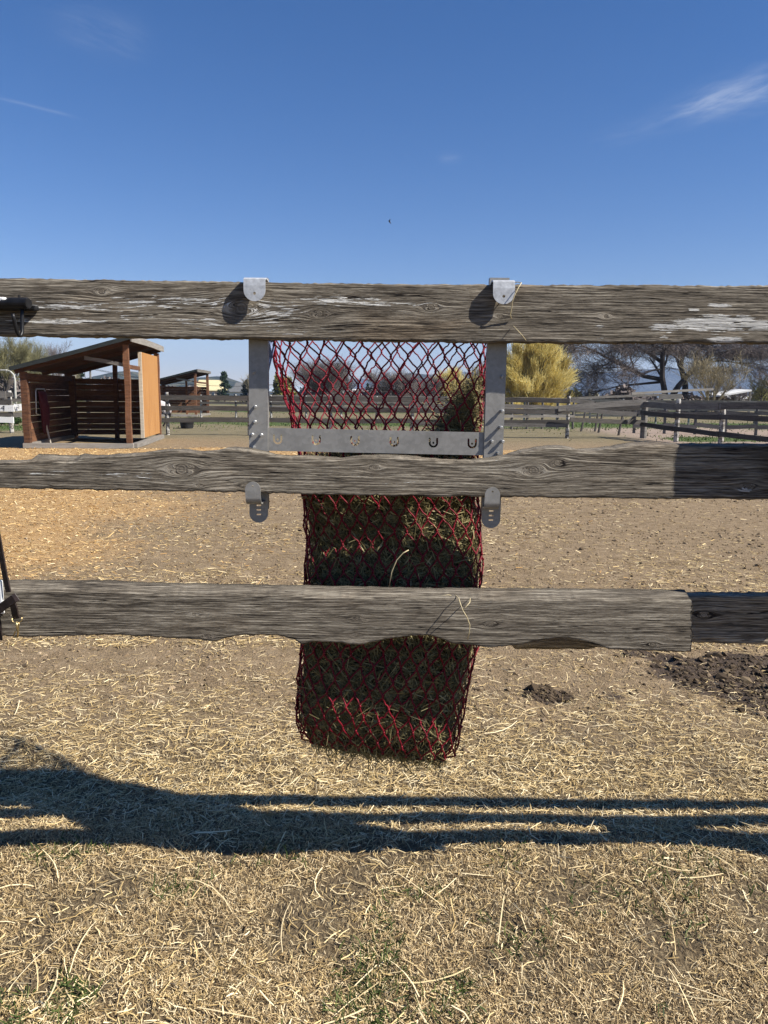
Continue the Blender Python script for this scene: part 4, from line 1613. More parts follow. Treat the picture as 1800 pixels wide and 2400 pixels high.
stroke(wb, [(9.6, 951), (9.6, 962.5)], YLf - .165)
stroke(wb, [(9.4, 951), (2, 957), (9.4, 957.5)], YLf - .165)
stroke(wb2, [(32, 949), (34, 956), (37, 963)], YLf - .12)
stroke(wb2, [(41, 951), (43, 950), (44, 952)], YLf - .12, .007)
stroke(wb2, [(40, 955), (45, 953.5)], YLf - .12, .007)
stroke(wb2, [(42, 955), (45, 958)], YLf - .12, .007)


def shelter(Bp, vdir, w, Lp, label, detail):
    v_ = Vector((vdir[0], vdir[1], 0)).normalized()
    u_ = Vector((-v_.y, v_.x, 0))                # to the left along the front
    Z = Vector((0, 0, 1))
    Bv = Vector((Bp[0], Bp[1], 0))
    pt = lambda a_, d_, z_: Bv + u_ * a_ + v_ * d_ + Z * z_
    root = thing('run_in_shelter', label, 'shed', tuple(Bv))
    zL, zR = 1.82, 2.50                          # underside of the roof at the left and right post lines
    zr = lambda a_: zR + (zL - zR) * a_ / w
    # sill beams
    sh = .12
    part('sill', plank(pt(-.06, -.06, sh / 2 - .01), pt(w + .08, -.06, sh / 2 - .01), sh, .14), M_CONC, root)
    part('sill', plank(pt(-.06, .02, sh / 2 - .01), pt(-.06, Lp + .05, sh / 2 - .01), sh, .14), M_CONC, root)
    part('sill', plank(pt(w + .06, .02, sh / 2 - .01), pt(w + .06, Lp, sh / 2 - .01), sh, .14), M_CONC, root)

    def post_at(a_, d_, wd=.13, m_=M_BROWN, lab=None):
        c_ = pt(a_, d_, 0)
        mb_ = MB()
        rows_ = []
        for k in range(7):
            z_ = -.1 + (zr(a_) + .1) * k / 6
            q = wd / 2 * random.uniform(.88, 1.06)
            jx, jy = random.uniform(-.012, .012), random.uniform(-.01, .01)
            rows_.append([c_ + u_ * (sx_ * q + jx) + v_ * (sy_ * q + jy) + Z * z_ for sx_, sy_ in ((-1, -1), (1, -1), (1, 1), (-1, 1))])
        o_ = mb_.strip(rows_, True)
        mb_.f.append([o_[-1] + k for k in range(4)])
        return part('post', mb_, m_, root, label=lab)
    post_at(w, 0, .15)
    post_at(.04, 0, .13)
    post_at(w, Lp, .16)
    post_at(.02, Lp - .02, .15)
    post_at(w * .5, Lp, .12)
    # horizontal wall boards with daylight gaps: back wall and left wall
    nb = 10
    bh_ = 1.64 / nb
    for k in range(nb):
        zc = .10 + bh_ * (k + .5)
        gap = random.uniform(.003, .011)
        dz = random.uniform(-.006, .006)
        part('wall_board', plank(pt(.02, Lp + .075, zc + dz), pt(w - .02, Lp + .075, zc - dz), bh_ - gap, .03, 0, 0, .12), M_BROWN, root)
        part('wall_board', plank(pt(w + .095, .05, zc - dz), pt(w + .095, Lp - .02, zc + dz), bh_ - gap * .8, .03, 0, 0, .12), M_BROWN, root)
    # plywood side at the right, rear part only
    if detail:
        d0 = 1.55
        zt_ = 2.40
        mb_ = MB()
        ng = 12
        rows_ = []
        for k in range(ng * 2 + 1):
            d_ = d0 + (Lp - d0) * k / (ng * 2)
            o_ = -.020 if k % 2 == 0 else -.026
            rows_.append([pt(o_, d_, .16), pt(o_, d_, zt_)])
        mb_.strip(rows_)
        mb_.hexa([pt(.0, d0, .16), pt(-.018, d0, .16), pt(-.018, Lp, .16), pt(.0, Lp, .16), pt(.0, d0, zt_), pt(-.018, d0, zt_), pt(-.018, Lp, zt_), pt(.0, Lp, zt_)])
        part('plywood_panel', mb_, M_PLY, root, label='orange plywood side panel in full sun')
        part('trim_board', plank(pt(-.03, d0 - .03, .15), pt(-.031, d0 - .03, zr(0) - .12), .02, .08) if False else
             MB().hexa([pt(.05, d0 - .06, .15), pt(-.035, d0 - .06, .15), pt(-.035, d0 - .002, .15), pt(.05, d0 - .002, .15),
                        pt(.05, d0 - .06, zr(0) - .1), pt(-.035, d0 - .06, zr(0) - .1), pt(-.035, d0 - .002, zr(0) - .1), pt(.05, d0 - .002, zr(0) - .1)]),
             M_TRIM, root)
    # roof: rafters, boards under a dark sheet, fascias
    oL, oR, oF, oB = .24, .12, .22, .30
    rp = lambda a_, d_, up_=0: pt(a_, d_, zr(a_) + .13 + up_)
    mb_ = MB().hexa([rp(-oR, -oF), rp(w + oL, -oF), rp(w + oL, Lp + oB), rp(-oR, Lp + oB),
                     rp(-oR, -oF, .03), rp(w + oL, -oF, .03), rp(w + oL, Lp + oB, .03), rp(-oR, Lp + oB, .03)])
    roof = part('roof', mb_, M_ROOF, root)
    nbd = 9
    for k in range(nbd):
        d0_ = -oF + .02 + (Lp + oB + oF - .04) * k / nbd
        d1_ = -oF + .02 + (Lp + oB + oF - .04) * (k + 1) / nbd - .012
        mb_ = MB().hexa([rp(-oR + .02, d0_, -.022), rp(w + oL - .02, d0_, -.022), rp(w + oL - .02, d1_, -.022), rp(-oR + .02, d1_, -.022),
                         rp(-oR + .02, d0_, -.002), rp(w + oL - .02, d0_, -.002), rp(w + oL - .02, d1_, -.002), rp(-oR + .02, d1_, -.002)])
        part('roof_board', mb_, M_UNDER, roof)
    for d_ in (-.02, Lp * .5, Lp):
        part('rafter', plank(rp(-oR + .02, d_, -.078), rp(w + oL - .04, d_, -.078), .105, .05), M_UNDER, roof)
    part('fascia', plank(rp(-oR - .022, -oF - .02, -.03), rp(-oR - .022, Lp + oB, -.03), .16, .035), M_CONC if detail else M_GREYWOOD, roof, label='pale grey fascia board on the high side')
    part('fascia', plank(rp(-oR, -oF - .03, -.01), rp(w + oL, -oF - .03, -.01), .10, .03), M_ROOF, roof)
    # plate beams and braces
    part('beam', plank(pt(w, .10, zL - .10), pt(w, Lp - .1, zL - .10), .14, .06), M_BROWN, root)
    part('beam', plank(pt(.03, .08, zR - .52), pt(.03, Lp - .1, zR - .55), .10, .05), M_BROWN, root)
    part('brace', plank(pt(.06, .02, zR - .50), pt(w * .42, .02, zr(w * .42) - .04), .09, .05), M_GREYWOOD, root)
    return root, pt, zr


vd = (-.49, 4.1)
S1, pt1, zr1 = shelter((-6.25, 19.0), vd, 2.44, 4.1, 'open brown horse shelter with slanted roof and orange plywood side', True)
S2, pt2, zr2 = shelter((gx(460, 45), 45.0), (-.24, 4.0), 2.7, 4.1, 'smaller-looking dark shelter farther back behind the fence', False)

# red net feeder on the inner left wall of the shelter
wf = thing('wall_hay_feeder', 'red hay net on a pale metal hoop inside the shelter', 'hay net', tuple(pt1(2.5, 1.2, .6)))
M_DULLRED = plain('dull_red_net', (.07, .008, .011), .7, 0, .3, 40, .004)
hoop = [(2.46, .95, .78), (2.46, .80, .80), (2.44, .78, 1.35), (2.44, .85, 1.42), (2.43, 1.45, 1.42), (2.43, 1.52, 1.35), (2.43, 1.55, .95)]
part('hoop', MB().tube([pt1(*q) for q in hoop], .016, 7), M_HOOK, wf, smooth=True)
mb = MB()
rows = []
for k in range(10):
    s_ = k / 9
    z_ = 1.36 - s_ * 1.10
    hw_n = .33 - .10 * s_ if s_ < .92 else .14
    dep = .03 + .10 * math.sin(math.pi * min(1, s_ * 1.02)) ** .7
    rows.append([pt1(2.41 - dep * max(0, math.sin(a_)) * random.uniform(.85, 1.1), 1.18 + hw_n * math.cos(a_) + .12 * s_, z_) for a_ in [2 * math.pi * i / 12 for i in range(12)]])
o_ = mb.strip(rows, True)
mb.f.append([o_[-1] + i for i in range(12)])
part('net_bag', mb, M_DULLRED, wf, smooth=True)
mb = MB().tube([pt1(2.28, 1.25, -.02), pt1(2.33, 1.2, .32), pt1(2.36, 1.15, .62)], .022, 7)
tag(link('leaning_stick', mb.mesh('leaning_stick'), M_TRIM), 'pale short stick leaning on the inner wall of the shelter', 'stick')

# rubber tub and a dark pan behind the fence
tb = G(436, 1000)


def tub(nm, x_, y_, r, h, label):
    mb_ = MB()
    prof_ = [(r * .86, .0), (r * .93, h * .5), (r, h), (r * 1.05, h + .015), (r * 1.03, h + .03), (r * .95, h + .02), (r * .86, h * .5), (r * .8, .03)]
    rr = [[(x_ + a_ * math.cos(2 * math.pi * k / 20), y_ + a_ * math.sin(2 * math.pi * k / 20), z_) for k in range(20)] for a_, z_ in prof_]
    o_ = mb_.strip(rr, True)
    mb_.f.append([o_[-1] + k for k in range(20)])
    return tag(link(nm, mb_.mesh(nm, True), M_RUBBER), label, 'tub')


tub('rubber_tub', gx(436, 30), 30.0, .27, .24, 'round black rubber tub on the ground behind the dark fence')
tub('feed_pan', gx(459, 38), 38.0, .22, .08, 'low black feed pan on the ground right of the tub')

# ------------------------------------------------------------------ pony behind the shelter
M_PONY, t, b = new_mat('pony_coat')
tc_ = t.add('ShaderNodeTexCoord')
oz = t.sep(tc_.outputs['Object'])[2]
nn = t.noise(tc_.outputs['Object'], 6, 4, .6)
hh = t.m('ADD', oz, t.m('MULTIPLY', t.m('SUBTRACT', nn, .5), .25))
t.l.new(t.mix(t.step(hh, .52, .66), (.035, .026, .022), t.mix(t.step(nn, .45, .6), (.50, .44, .41), (.62, .57, .54))), b.inputs['Base Color'])
PX, PY = gx(384, 30.6), 30.6                     # hindquarters


def skin(name, verts, edges, radii, mat, root_i=0, sub=2):
    me = bpy.data.meshes.new(name)
    me.from_pydata(verts, edges, [])
    o = link(name, me, mat)
    me.skin_vertices if me.skin_vertices else None
    md = o.modifiers.new('skin', 'SKIN')
    if not me.skin_vertices:
        bpy.context.view_layer.objects.active = o
    for k, r in enumerate(radii):
        sv = me.skin_vertices[0].data[k]
        sv.radius = (r, r) if not hasattr(r, '__len__') else r
        sv.use_root = (k == root_i)
    md.use_smooth_shade = True
    o.modifiers.new('sub', 'SUBSURF').levels = sub
    o.modifiers['sub'].render_levels = sub
    return o


pv = [(0, 0, .84), (-.28, 0, .86), (-.62, 0, .83), (-.86, 0, .88), (-1.06, 0, 1.05), (-1.22, 0, 1.20), (-1.42, 0, 1.10), (-1.56, 0, .98),   # trunk, neck, head
      (.05, .11, .66), (.10, .12, .44), (.06, .12, .10), (.04, .12, .03),
      (.05, -.11, .66), (.14, -.12, .46), (.02, -.12, .12), (-.05, -.12, .03),
      (-.82, .10, .62), (-.82, .10, .36), (-.82, .10, .10), (-.84, .10, .03),
      (-.82, -.10, .62), (-.80, -.10, .36), (-.80, -.10, .10), (-.82, -.10, .03),
      (.16, 0, .90), (.23, 0, .72), (.22, 0, .40), (-1.20, .05, 1.30), (-1.20, -.05, 1.30)]
pr = [.23, .24, .24, .22, .15, .11, .08, .06, .12, .06, .035, .045, .12, .06, .035, .045, .08, .05, .032, .042, .08, .05, .032, .042, .05, .06, .03, .025, .025]
pe = [(0, 1), (1, 2), (2, 3), (3, 4), (4, 5), (5, 6), (6, 7), (0, 8), (8, 9), (9, 10), (10, 11), (0, 12), (12, 13), (13, 14), (14, 15),
      (3, 16), (16, 17), (17, 18), (18, 19), (3, 20), (20, 21), (21, 22), (22, 23), (0, 24), (24, 25), (25, 26), (5, 27), (5, 28)]
pony = skin('pony', pv, pe, pr, M_PONY, 0, 2)
pony.location = (PX + .02, PY, 0)
pony.rotation_euler = (0, 0, math.radians(-12))
tag(pony, 'pale pony with dark legs, only its rump showing past the shelter', 'horse')

# ------------------------------------------------------------------ houses far behind
def bldg(label, px0, px1, Y, z_eave, z_ridge, wallm, roofm, depth=7, ridge_in=0.0, nwin=4, hip=False, wx=None):
    x0, x1 = gx(px0, Y), gx(px1, Y)
    root = thing('house', label, 'house', ((x0 + x1) / 2, Y, 0))
    part('wall', MB().box(((x0 + x1) / 2, Y + depth / 2, z_eave / 2 - .2), (x1 - x0 - .6, depth - .6, z_eave + .4)), wallm, root)
    mb_ = MB()
    ri = ridge_in
    xm0, xm1 = x0 + ri, x1 - ri
    ym = Y + depth / 2
    a_ = mb_.addv([(x0, Y, z_eave), (x1, Y, z_eave), (x1, Y + depth, z_eave), (x0, Y + depth, z_eave), (xm0, ym, z_ridge), (xm1, ym, z_ridge),
                   (x0, Y, z_eave - .15), (x1, Y, z_eave - .15), (x1, Y + depth, z_eave - .15), (x0, Y + depth, z_eave - .15)])
    for f_ in ((0, 1, 5, 4), (2, 3, 4, 5), (1, 2, 5), (3, 0, 4), (6, 7, 1, 0), (7, 8, 2, 1), (8, 9, 3, 2), (9, 6, 0, 3), (9, 8, 7, 6)):
        mb_.f.append([a_ + i for i in f_])
    part('roof', mb_, roofm, root)
    W_ = x1 - x0
    for k in range(nwin):
        xc = x0 + W_ * (k + .7) / (nwin + .4)
        wn = part('window', MB().box((xc, Y + .27, z_eave * .56), (W_ / nwin * .42, .08, z_eave * .42)), M_WHITE, root)
        part('pane', MB().box((xc, Y + .22, z_eave * .56), (W_ / nwin * .33, .03, z_eave * .33)), M_GLASS, wn)
    return root


M_GLASS = plain('window_glass', (.05, .07, .09), .12, 0, .2, 3)
M_YROOF = plain('pale_yellow_roof', (.62, .53, .30), .7, 0, .06, 2)
M_GROOF = plain('grey_shingle_roof', (.13, .13, .125), .8, 0, .15, 3)
M_BROOF = plain('pale_blue_metal_roof', (.38, .44, .50), .5, 0, .08, 2)
M_TANWALL = plain('tan_wall', (.36, .29, .21), .8, 0, .08, 2)
M_WWALL = plain('white_wall', (.60, .59, .56), .8, 0, .06, 2)
M_BWALL = plain('brown_wall', (.16, .11, .08), .8, 0, .1, 2)
bldg('low house with a pale yellow roof behind the far shelter', 449, 522, 190, 2.05, 4.6, M_TANWALL, M_YROOF, 8, 1.0, 5)
bldg('low house with a grey hipped roof left of the left upright', 524, 606, 170, 1.7, 3.3, M_WWALL, M_GROOF, 9, 3.0, 5)
bldg('small white house peeping above the grey hipped roof', 546, 566, 230, 2.9, 4.6, M_WWALL, M_GROOF, 7, .3, 1)
bldg('house with a pale blue metal roof behind the net at the left', 624, 742, 160, 1.9, 3.1, M_WWALL, M_BROOF, 9, 1.5, 6)
bldg('long low white building behind the middle of the net', 770, 850, 150, 1.8, 2.4, M_WWALL, M_WWALL, 6, .6, 4)
bldg('low brown house behind the right half of the net', 868, 990, 150, 1.5, 2.9, M_BWALL, M_GROOF, 8, 1.5, 5)
bldg('long low white building at the far right under the trees', 1712, 1800, 120, 1.15, 1.6, M_WWALL, M_WWALL, 6, .4, 3)
# open lean-to with a bright roof at the right
lt = thing('lean_to', 'open lean-to with a bright white slanted roof under the bare trees', 'shed', (gx(1720, 62), 62, 0))
a_, b_ = P(1688, 930, 62), P(1762, 917, 62)
mb = MB().hexa([a_, b_, b_ + Vector((0, 3, .1)), a_ + Vector((0, 3, .1)), a_ + Vector((0, 0, .12)), b_ + Vector((0, 0, .12)), b_ + Vector((0, 3, .22)), a_ + Vector((0, 3, .22))])
part('roof', mb, M_WHITE, lt)
for p_ in (a_, b_):
    for dy in (.2, 2.8):
        part('post', MB().box((p_.x * .98 + .02 * (a_.x + b_.x) / 2, p_.y + dy, p_.z / 2 - .05), (.14, .14, p_.z - .02)), M_GREYWOOD, lt)
part('wall', MB().box(((a_.x + b_.x) / 2, 64.9, .6), (b_.x - a_.x, .08, 1.3)), M_GREYWOOD, lt)
# fallen boards on the brush behind the right-hand pens
for k, (p0, p1, h_) in enumerate((((1480, 922, 45), (1672, 912, 47), .14), ((1545, 930, 44), (1598, 929, 44), .28), ((1330, 934, 46), (1560, 925, 48), .14))):
    o_ = link('loose_board', plank(P(*p0), P(*p1), h_, .06).mesh('loose_board'), M_GREYWOOD)
    tag(o_, ['long loose board lying on the brush under the bare tree', 'short thick loose board above the right fence post', 'dark loose pole lying low left of the bare tree'][k], 'board')

# street lamp and utility pole
M_POLE = plain('pale_pole', (.42, .41, .36), .6, 0, .1, 4)
sl = thing('street_lamp', 'thin pale street lamp with curved arm left of the shelter', 'street lamp', (gx(36, 60), 60, 0))
b0 = P(36, 930, 60)
b0.z = -.2
part('pole', MB().tube([b0, P(36, 920, 60), P(35, 890, 60), P(32, 878, 60), P(24, 870, 60), P(12, 867, 60)], [.10, .09, .08, .07, .06, .05], 8), M_POLE, sl, smooth=True)
part('lamp_head', MB().box(P(9, 867.5, 60), (.5, .22, .12)), M_POLE, sl, bevel=.03)
up_ = thing('utility_pole', 'wooden utility pole with one crossarm above the shelter wall', 'utility pole', (gx(211, 110), 110, 0))
q = P(211, 862, 110)
part('pole', MB().tube([(q.x, 110, -.3), (q.x, 110, q.z)], [.17, .13], 8), M_GREYWOOD, up_)
part('crossarm', MB().box((q.x, 109.84, q.z - .18), (1.05, .12, .14)), M_GREYWOOD, up_)
for k, dx in enumerate((-.45, .0, .45)):
    s0 = Vector((q.x + dx, 109.8, q.z - .08))
    e0 = Vector((q.x + dx + 24, 150, q.z - 1.2))
    pts = [s0.lerp(e0, i / 8) - Vector((0, 0, 1.5 * 4 * (i / 8) * (1 - i / 8))) for i in range(9)]
    part('wire', MB().tube(pts, .018, 4), M_BLACK, up_)

# ------------------------------------------------------------------ trees
def frusta(P0, P1, R0, R1, n_=4, rnd=None):
    P0, P1 = np.asarray(P0), np.asarray(P1)
    d = norm(P1 - P0)
    ref = np.where(np.abs(d[:, 2:3]) < .9, np.array([[0, 0, 1.0]]), np.array([[1.0, 0, 0]]))
    a_ = norm(np.cross(d, ref))
    b_ = np.cross(d, a_)
    m_ = len(P0)
    rows_ = []
    for (c_, r) in ((P0, R0), (P1, R1)):
        for k in range(n_):
            an = 2 * math.pi * k / n_
            rows_.append(c_ + (a_ * math.cos(an) + b_ * math.sin(an)) * np.asarray(r)[:, None])
    V = np.stack(rows_, 1).reshape(-1, 3)
    base = np.arange(m_) * 2 * n_
    Q = np.concatenate([np.stack([base + k, base + (k + 1) % n_, base + n_ + (k + 1) % n_, base + n_ + k], -1) for k in range(n_)])
    return V, Q, np.repeat(rnd if rnd is not None else np.zeros(m_), 2 * n_)


def slivers(P0, P1, R0, R1, rnd):
    """one flat tapered sliver per fine twig"""
    P0, P1 = np.asarray(P0), np.asarray(P1)
    sd = norm(np.cross(P1 - P0, rng.normal(0, 1, P0.shape)))
    R0, R1 = np.asarray(R0)[:, None], np.asarray(R1)[:, None]
    V = np.stack([P0 - sd * R0, P0 + sd * R0, P1 + sd * R1, P1 - sd * R1], 1).reshape(-1, 3)
    return V, np.arange(len(P0) * 4).reshape(-1, 4), np.repeat(rnd, 4)


def grow(segs, p, d, L, r, lev, maxlev, R, up, kids, wob):
    ns = 4 if lev < 2 else 3
    step_ = L / ns
    for k in range(ns):
        d = (d + Vector((R.gauss(0, wob), R.gauss(0, wob), R.gauss(0, wob) + up))).normalized()
        q_ = p + d * step_
        r2 = r * (1 - .5 * (k + 1) / ns) if lev else r * (1 - .35 * (k + 1) / ns)
        segs.append((p, q_, r * (1 - .5 * k / ns) if lev else r * (1 - .35 * k / ns), r2, lev))
        p = q_
        if lev < maxlev and (k > 0 or lev > 0):
            nk = kids[lev] if k < ns - 1 else kids[lev] + 1
            for _ in range(nk):
                ax = Vector((R.gauss(0, 1), R.gauss(0, 1), R.gauss(0, .5))).normalized()
                dd = (d + ax * R.uniform(.5, 1.0)).normalized()
                grow(segs, p, dd, L * R.uniform(.50, .75), r2 * .62, lev + 1, maxlev, R, up, kids, wob)


def bark(name, col, var=.25):
    return rnd_mat(name, [(0, tuple(c_ * (1 - var) for c_ in col)), (1, tuple(min(1, c_ * (1 + var)) for c_ in col))], .9)


M_BARK = bark('grey_bark', (.085, .072, .064))
M_BARKD = bark('dark_bark', (.045, .037, .033))
M_TWIG = bark('grey_twigs', (.17, .14, .125))
M_TWIGP = bark('mauve_twigs', (.165, .138, .125))
M_TWIGG = bark('budding_green_twigs', (.19, .175, .085))
M_TWIGT = bark('tan_twigs', (.30, .25, .15))
M_YELLOW = rnd_mat('yellow_willow_twigs', [(0, (.36, .27, .07)), (.5, (.66, .54, .18)), (1, (.84, .74, .36))], .8, .3)
M_YG = rnd_mat('yellow_green_leaf', [(0, (.12, .12, .03)), (.6, (.24, .23, .06)), (1, (.38, .34, .10))], .8, .25)
M_CONIFER = rnd_mat('conifer_needles', [(0, (.008, .018, .010)), (.6, (.022, .042, .020)), (1, (.05, .075, .032))], .8)
M_LEAF = rnd_mat('hedge_leaf', [(0, (.015, .032, .008)), (.6, (.045, .080, .018)), (1, (.11, .15, .045))], .6, .2)


def np_obj(name, VQR, mat, parent):
    V, Q, r = VQR
    return part(name, mesh_np(name, V, Q=Q, attrs={'rnd': r}), mat, parent)


def bare_tree(label, px, top, Y, half_px, seed, barkm=None, twigm=None, lev=3, kids=(2, 2, 1, 1), up=.10, wob=.16, stems=1, twigs=2.5, tr=.18, twl=.9, group='bare trees', nm='bare_tree', first=None, crown_base=0.0, twig_r=.010, droop=.0):
    R = random.Random(seed)
    segs = []
    H = P(px, top, Y).z
    W_ = half_px / FPX * Y
    if first is None:
        for k in range(stems):
            a_ = 2 * math.pi * k / max(stems, 1) + R.random()
            sp = .0 if stems == 1 else .45
            grow(segs, Vector((0, 0, 0)), Vector((math.cos(a_) * sp, math.sin(a_) * sp, 1)).normalized(), 1.0, .06, 0, lev, R, up, kids, wob)
    else:
        first(segs, R)
    arr0 = np.array([tuple(s_[0]) for s_ in segs])
    arr1 = np.array([tuple(s_[1]) for s_ in segs])
    if first is not None:                        # the crown is broad and low
        for ar in (arr0, arr1):
            z_ = ar[:, 2]
            ar[:, 2] = np.where(z_ > H * .55, H * .55 + (z_ - H * .55) * .42, z_)
    lv = np.array([s_[4] for s_ in segs])
    r0 = np.array([s_[2] for s_ in segs])
    r1 = np.array([s_[3] for s_ in segs])
    if first is None:
        zmax = arr1[:, 2].max()
        xm = np.percentile(np.abs(arr1[:, :2]), 98)
        sc = np.array([W_ / xm, W_ / xm, (H * .96) / zmax])
        arr0 = arr0 * sc
        arr1 = arr1 * sc
        k_ = tr / r0.max()
        r0, r1 = r0 * k_, r1 * k_
    x0 = gx(px, Y)
    off = np.array([x0, Y, -.05])
    root = thing(nm, label, 'tree', (x0, Y, 0), group)
    m_ = lv <= max(1, lev - 2)
    np_obj('trunk', frusta(arr0[m_] + off, arr1[m_] + off, r0[m_], r1[m_], 6, rng.random(m_.sum())), barkm or M_BARK, root)
    m2 = ~m_
    parts_ = [slivers(arr0[m2] + off, arr1[m2] + off, np.maximum(r0[m2], twig_r), np.maximum(r1[m2], twig_r * .7), rng.random(m2.sum()))] if m2.any() else []
    # fine twigs at the ends
    e = lv >= lev - 1
    src = np.repeat(arr1[e], int(twigs * 2), axis=0)
    dirs = np.repeat(norm(arr1[e] - arr0[e]), int(twigs * 2), axis=0)
    n_ = len(src)
    dirs = norm(dirs + rng.normal(0, .55, (n_, 3)) + np.array([0, 0, .25 - droop]))
    L_ = rng.uniform(.4, 1.0, n_)[:, None] * twl
    mid = src + dirs * L_ * .5
    end = mid + norm(dirs + rng.normal(0, .25, (n_, 3)) + np.array([0, 0, -droop * .6])) * L_ * .5
    rr = np.full(n_, twig_r * .8)
    rn = rng.random(n_)
    parts_.append(slivers(src + off, mid + off, rr, rr * .8, rn))
    parts_.append(slivers(mid + off, end + off, rr * .8, rr * .4, rn))
    np_obj('crown', merge(parts_), twigm or M_TWIG, root)
    return root


def leaf_cloud(n_, fn, size, flat=.4):
    pts = fn(n_)
    n_ = len(pts)
    d = norm(rng.normal(0, 1, (n_, 3)))
    sd = norm(np.cross(d, rng.normal(0, 1, (n_, 3))))
    s_ = rng.uniform(.5, 1.3, n_) * size
    return ribbons(pts, d, sd, s_, s_ * .6, np.clip(rng.beta(2, 2, n_), 0, 1), None, 1)


def lump_fn(cx, cy, rx, ry, H, z0=0, seed=0, shell=.55, pw=2.0):
    """points in an uneven dome made of several clumps"""
    R_ = np.random.default_rng(seed)
    k_ = 14
    a_ = R_.random(k_) * 6.28
    rad = np.sqrt(R_.random(k_)) * .75
    zc = R_.random(k_) ** .8 * (1 - rad ** 2 * .8) * .85
    cs = np.stack([cx + np.cos(a_) * rad * rx, cy + np.sin(a_) * rad * ry, z0 + zc * H], -1)

    def f(n_):
        i_ = R_.integers(0, k_, n_)
        d_ = norm(R_.normal(0, 1, (n_, 3))) * (R_.random((n_, 1)) ** (1 / 2.4))
        p_ = cs[i_] + d_ * np.array([rx, ry, H]) * .32
        p_[:, 2] = np.maximum(p_[:, 2], .02)
        return p_
    return f


def bush(label, px0, px1, top, Y, mat, n_, size, seed, nm='bush', cat='bush', ry=None, group='bushes', stemm=None):
    cx = (gx(px0, Y) + gx(px1, Y)) / 2
    rx = (gx(px1, Y) - gx(px0, Y)) / 2
    H = P((px0 + px1) / 2, top, Y).z
    root = thing(nm, label, cat, (cx, Y, 0), group)
    fn_ = lump_fn(cx, Y, rx, ry or rx * .8, H * .86, 0, seed)
    np_obj('crown', leaf_cloud(n_, fn_, size), mat, root)
    R = random.Random(seed)
    P0 = np.array([(cx + R.gauss(0, rx * .15), Y + R.gauss(0, .2), -.1) for _ in range(14)])
    P1 = P0 + np.array([(R.gauss(0, rx * .45), R.gauss(0, .5), H * R.uniform(.45, .85)) for _ in range(14)])
    np_obj('trunk', frusta(P0, P1, np.full(14, .05), np.full(14, .015), 4, rng.random(14)), stemm or M_BARK, root)
    return root


def willow(label, px, half_px, top, Y, seed, n_=9500, mat=None, base_px=None):
    R = random.Random(seed)
    x0 = gx(px, Y)
    H = P(px, top, Y).z
    W_ = half_px / FPX * Y
    root = thing('willow_tree', label, 'tree', (x0, Y, 0), 'yellow willows')
    segs = []
    for k in range(7):
        a_ = 2 * math.pi * k / 7 + R.random() * .6
        p = Vector((x0 + math.cos(a_) * .25, Y + math.sin(a_) * .25, -.1))
        d = Vector((math.cos(a_) * .55, math.sin(a_) * .55, 1)).normalized()
        r = .16
        for s_ in range(5):
            d = (d + Vector((R.gauss(0, .12), R.gauss(0, .12), .05))).normalized()
            q_ = p + d * H * .16
            segs.append((p, q_, r, r * .75))
            for _ in range(3):
                dd = (d + Vector((R.gauss(0, .6), R.gauss(0, .6), R.gauss(.1, .3)))).normalized()
                e_ = q_ + dd * H * R.uniform(.12, .3)
                segs.append((q_, e_, r * .4, r * .12))
            p = q_
            r *= .75
    A0 = np.array([tuple(s_[0]) for s_ in segs])
    A1 = np.array([tuple(s_[1]) for s_ in segs])
    np_obj('trunk', frusta(A0, A1, [s_[2] for s_ in segs], [s_[3] for s_ in segs], 5, rng.random(len(segs))), M_BARK, root)
    # whippy yellow shoots fanning outwards from the limbs, gathered in tufts
    nt = 260
    u = norm(rng.normal(0, 1, (nt, 3)))
    u[:, 2] = np.abs(u[:, 2]) * 1.0
    u = norm(u)
    rad = rng.random((nt, 1)) ** .45
    cen = np.array([x0, Y, H * .30])
    tuft = cen + u * rad * np.array([W_ * .93, W_ * .93, H * .62])
    low = rng.random(nt) < .30
    tuft[low, 2] = rng.random(low.sum()) * H * .42 + .3
    i_ = rng.integers(0, nt, n_)
    src = tuft[i_] + rng.normal(0, .16, (n_, 3))
    out = norm(src - np.array([x0, Y, -H * .15]))
    d1 = norm(out + rng.normal(0, .12, (nt, 3))[i_] + rng.normal(0, .20, (n_, 3)) + np.array([0, 0, .25]))
    L_ = rng.uniform(.45, 1.35, n_)[:, None] * H * .17
    a1 = src + d1 * L_ * .5
    a2 = a1 + norm(d1 + rng.normal(0, .25, (n_, 3)) - np.array([0, 0, .25])) * L_ * .5
    keep_ = (a2[:, 2] < H * 1.02)
    src, a1, a2 = src[keep_], a1[keep_], a2[keep_]
    n2 = len(src)
    rr = rng.uniform(.012, .022, n2)
    rn = np.clip(rng.normal(0, .18, n2) + rng.random(nt)[i_][keep_], 0, 1)
    np_obj('crown', merge([slivers(src, a1, rr, rr * .8, rn), slivers(a1, a2, rr * .8, rr * .4, rn)]), mat or M_YELLOW, root)
    return root


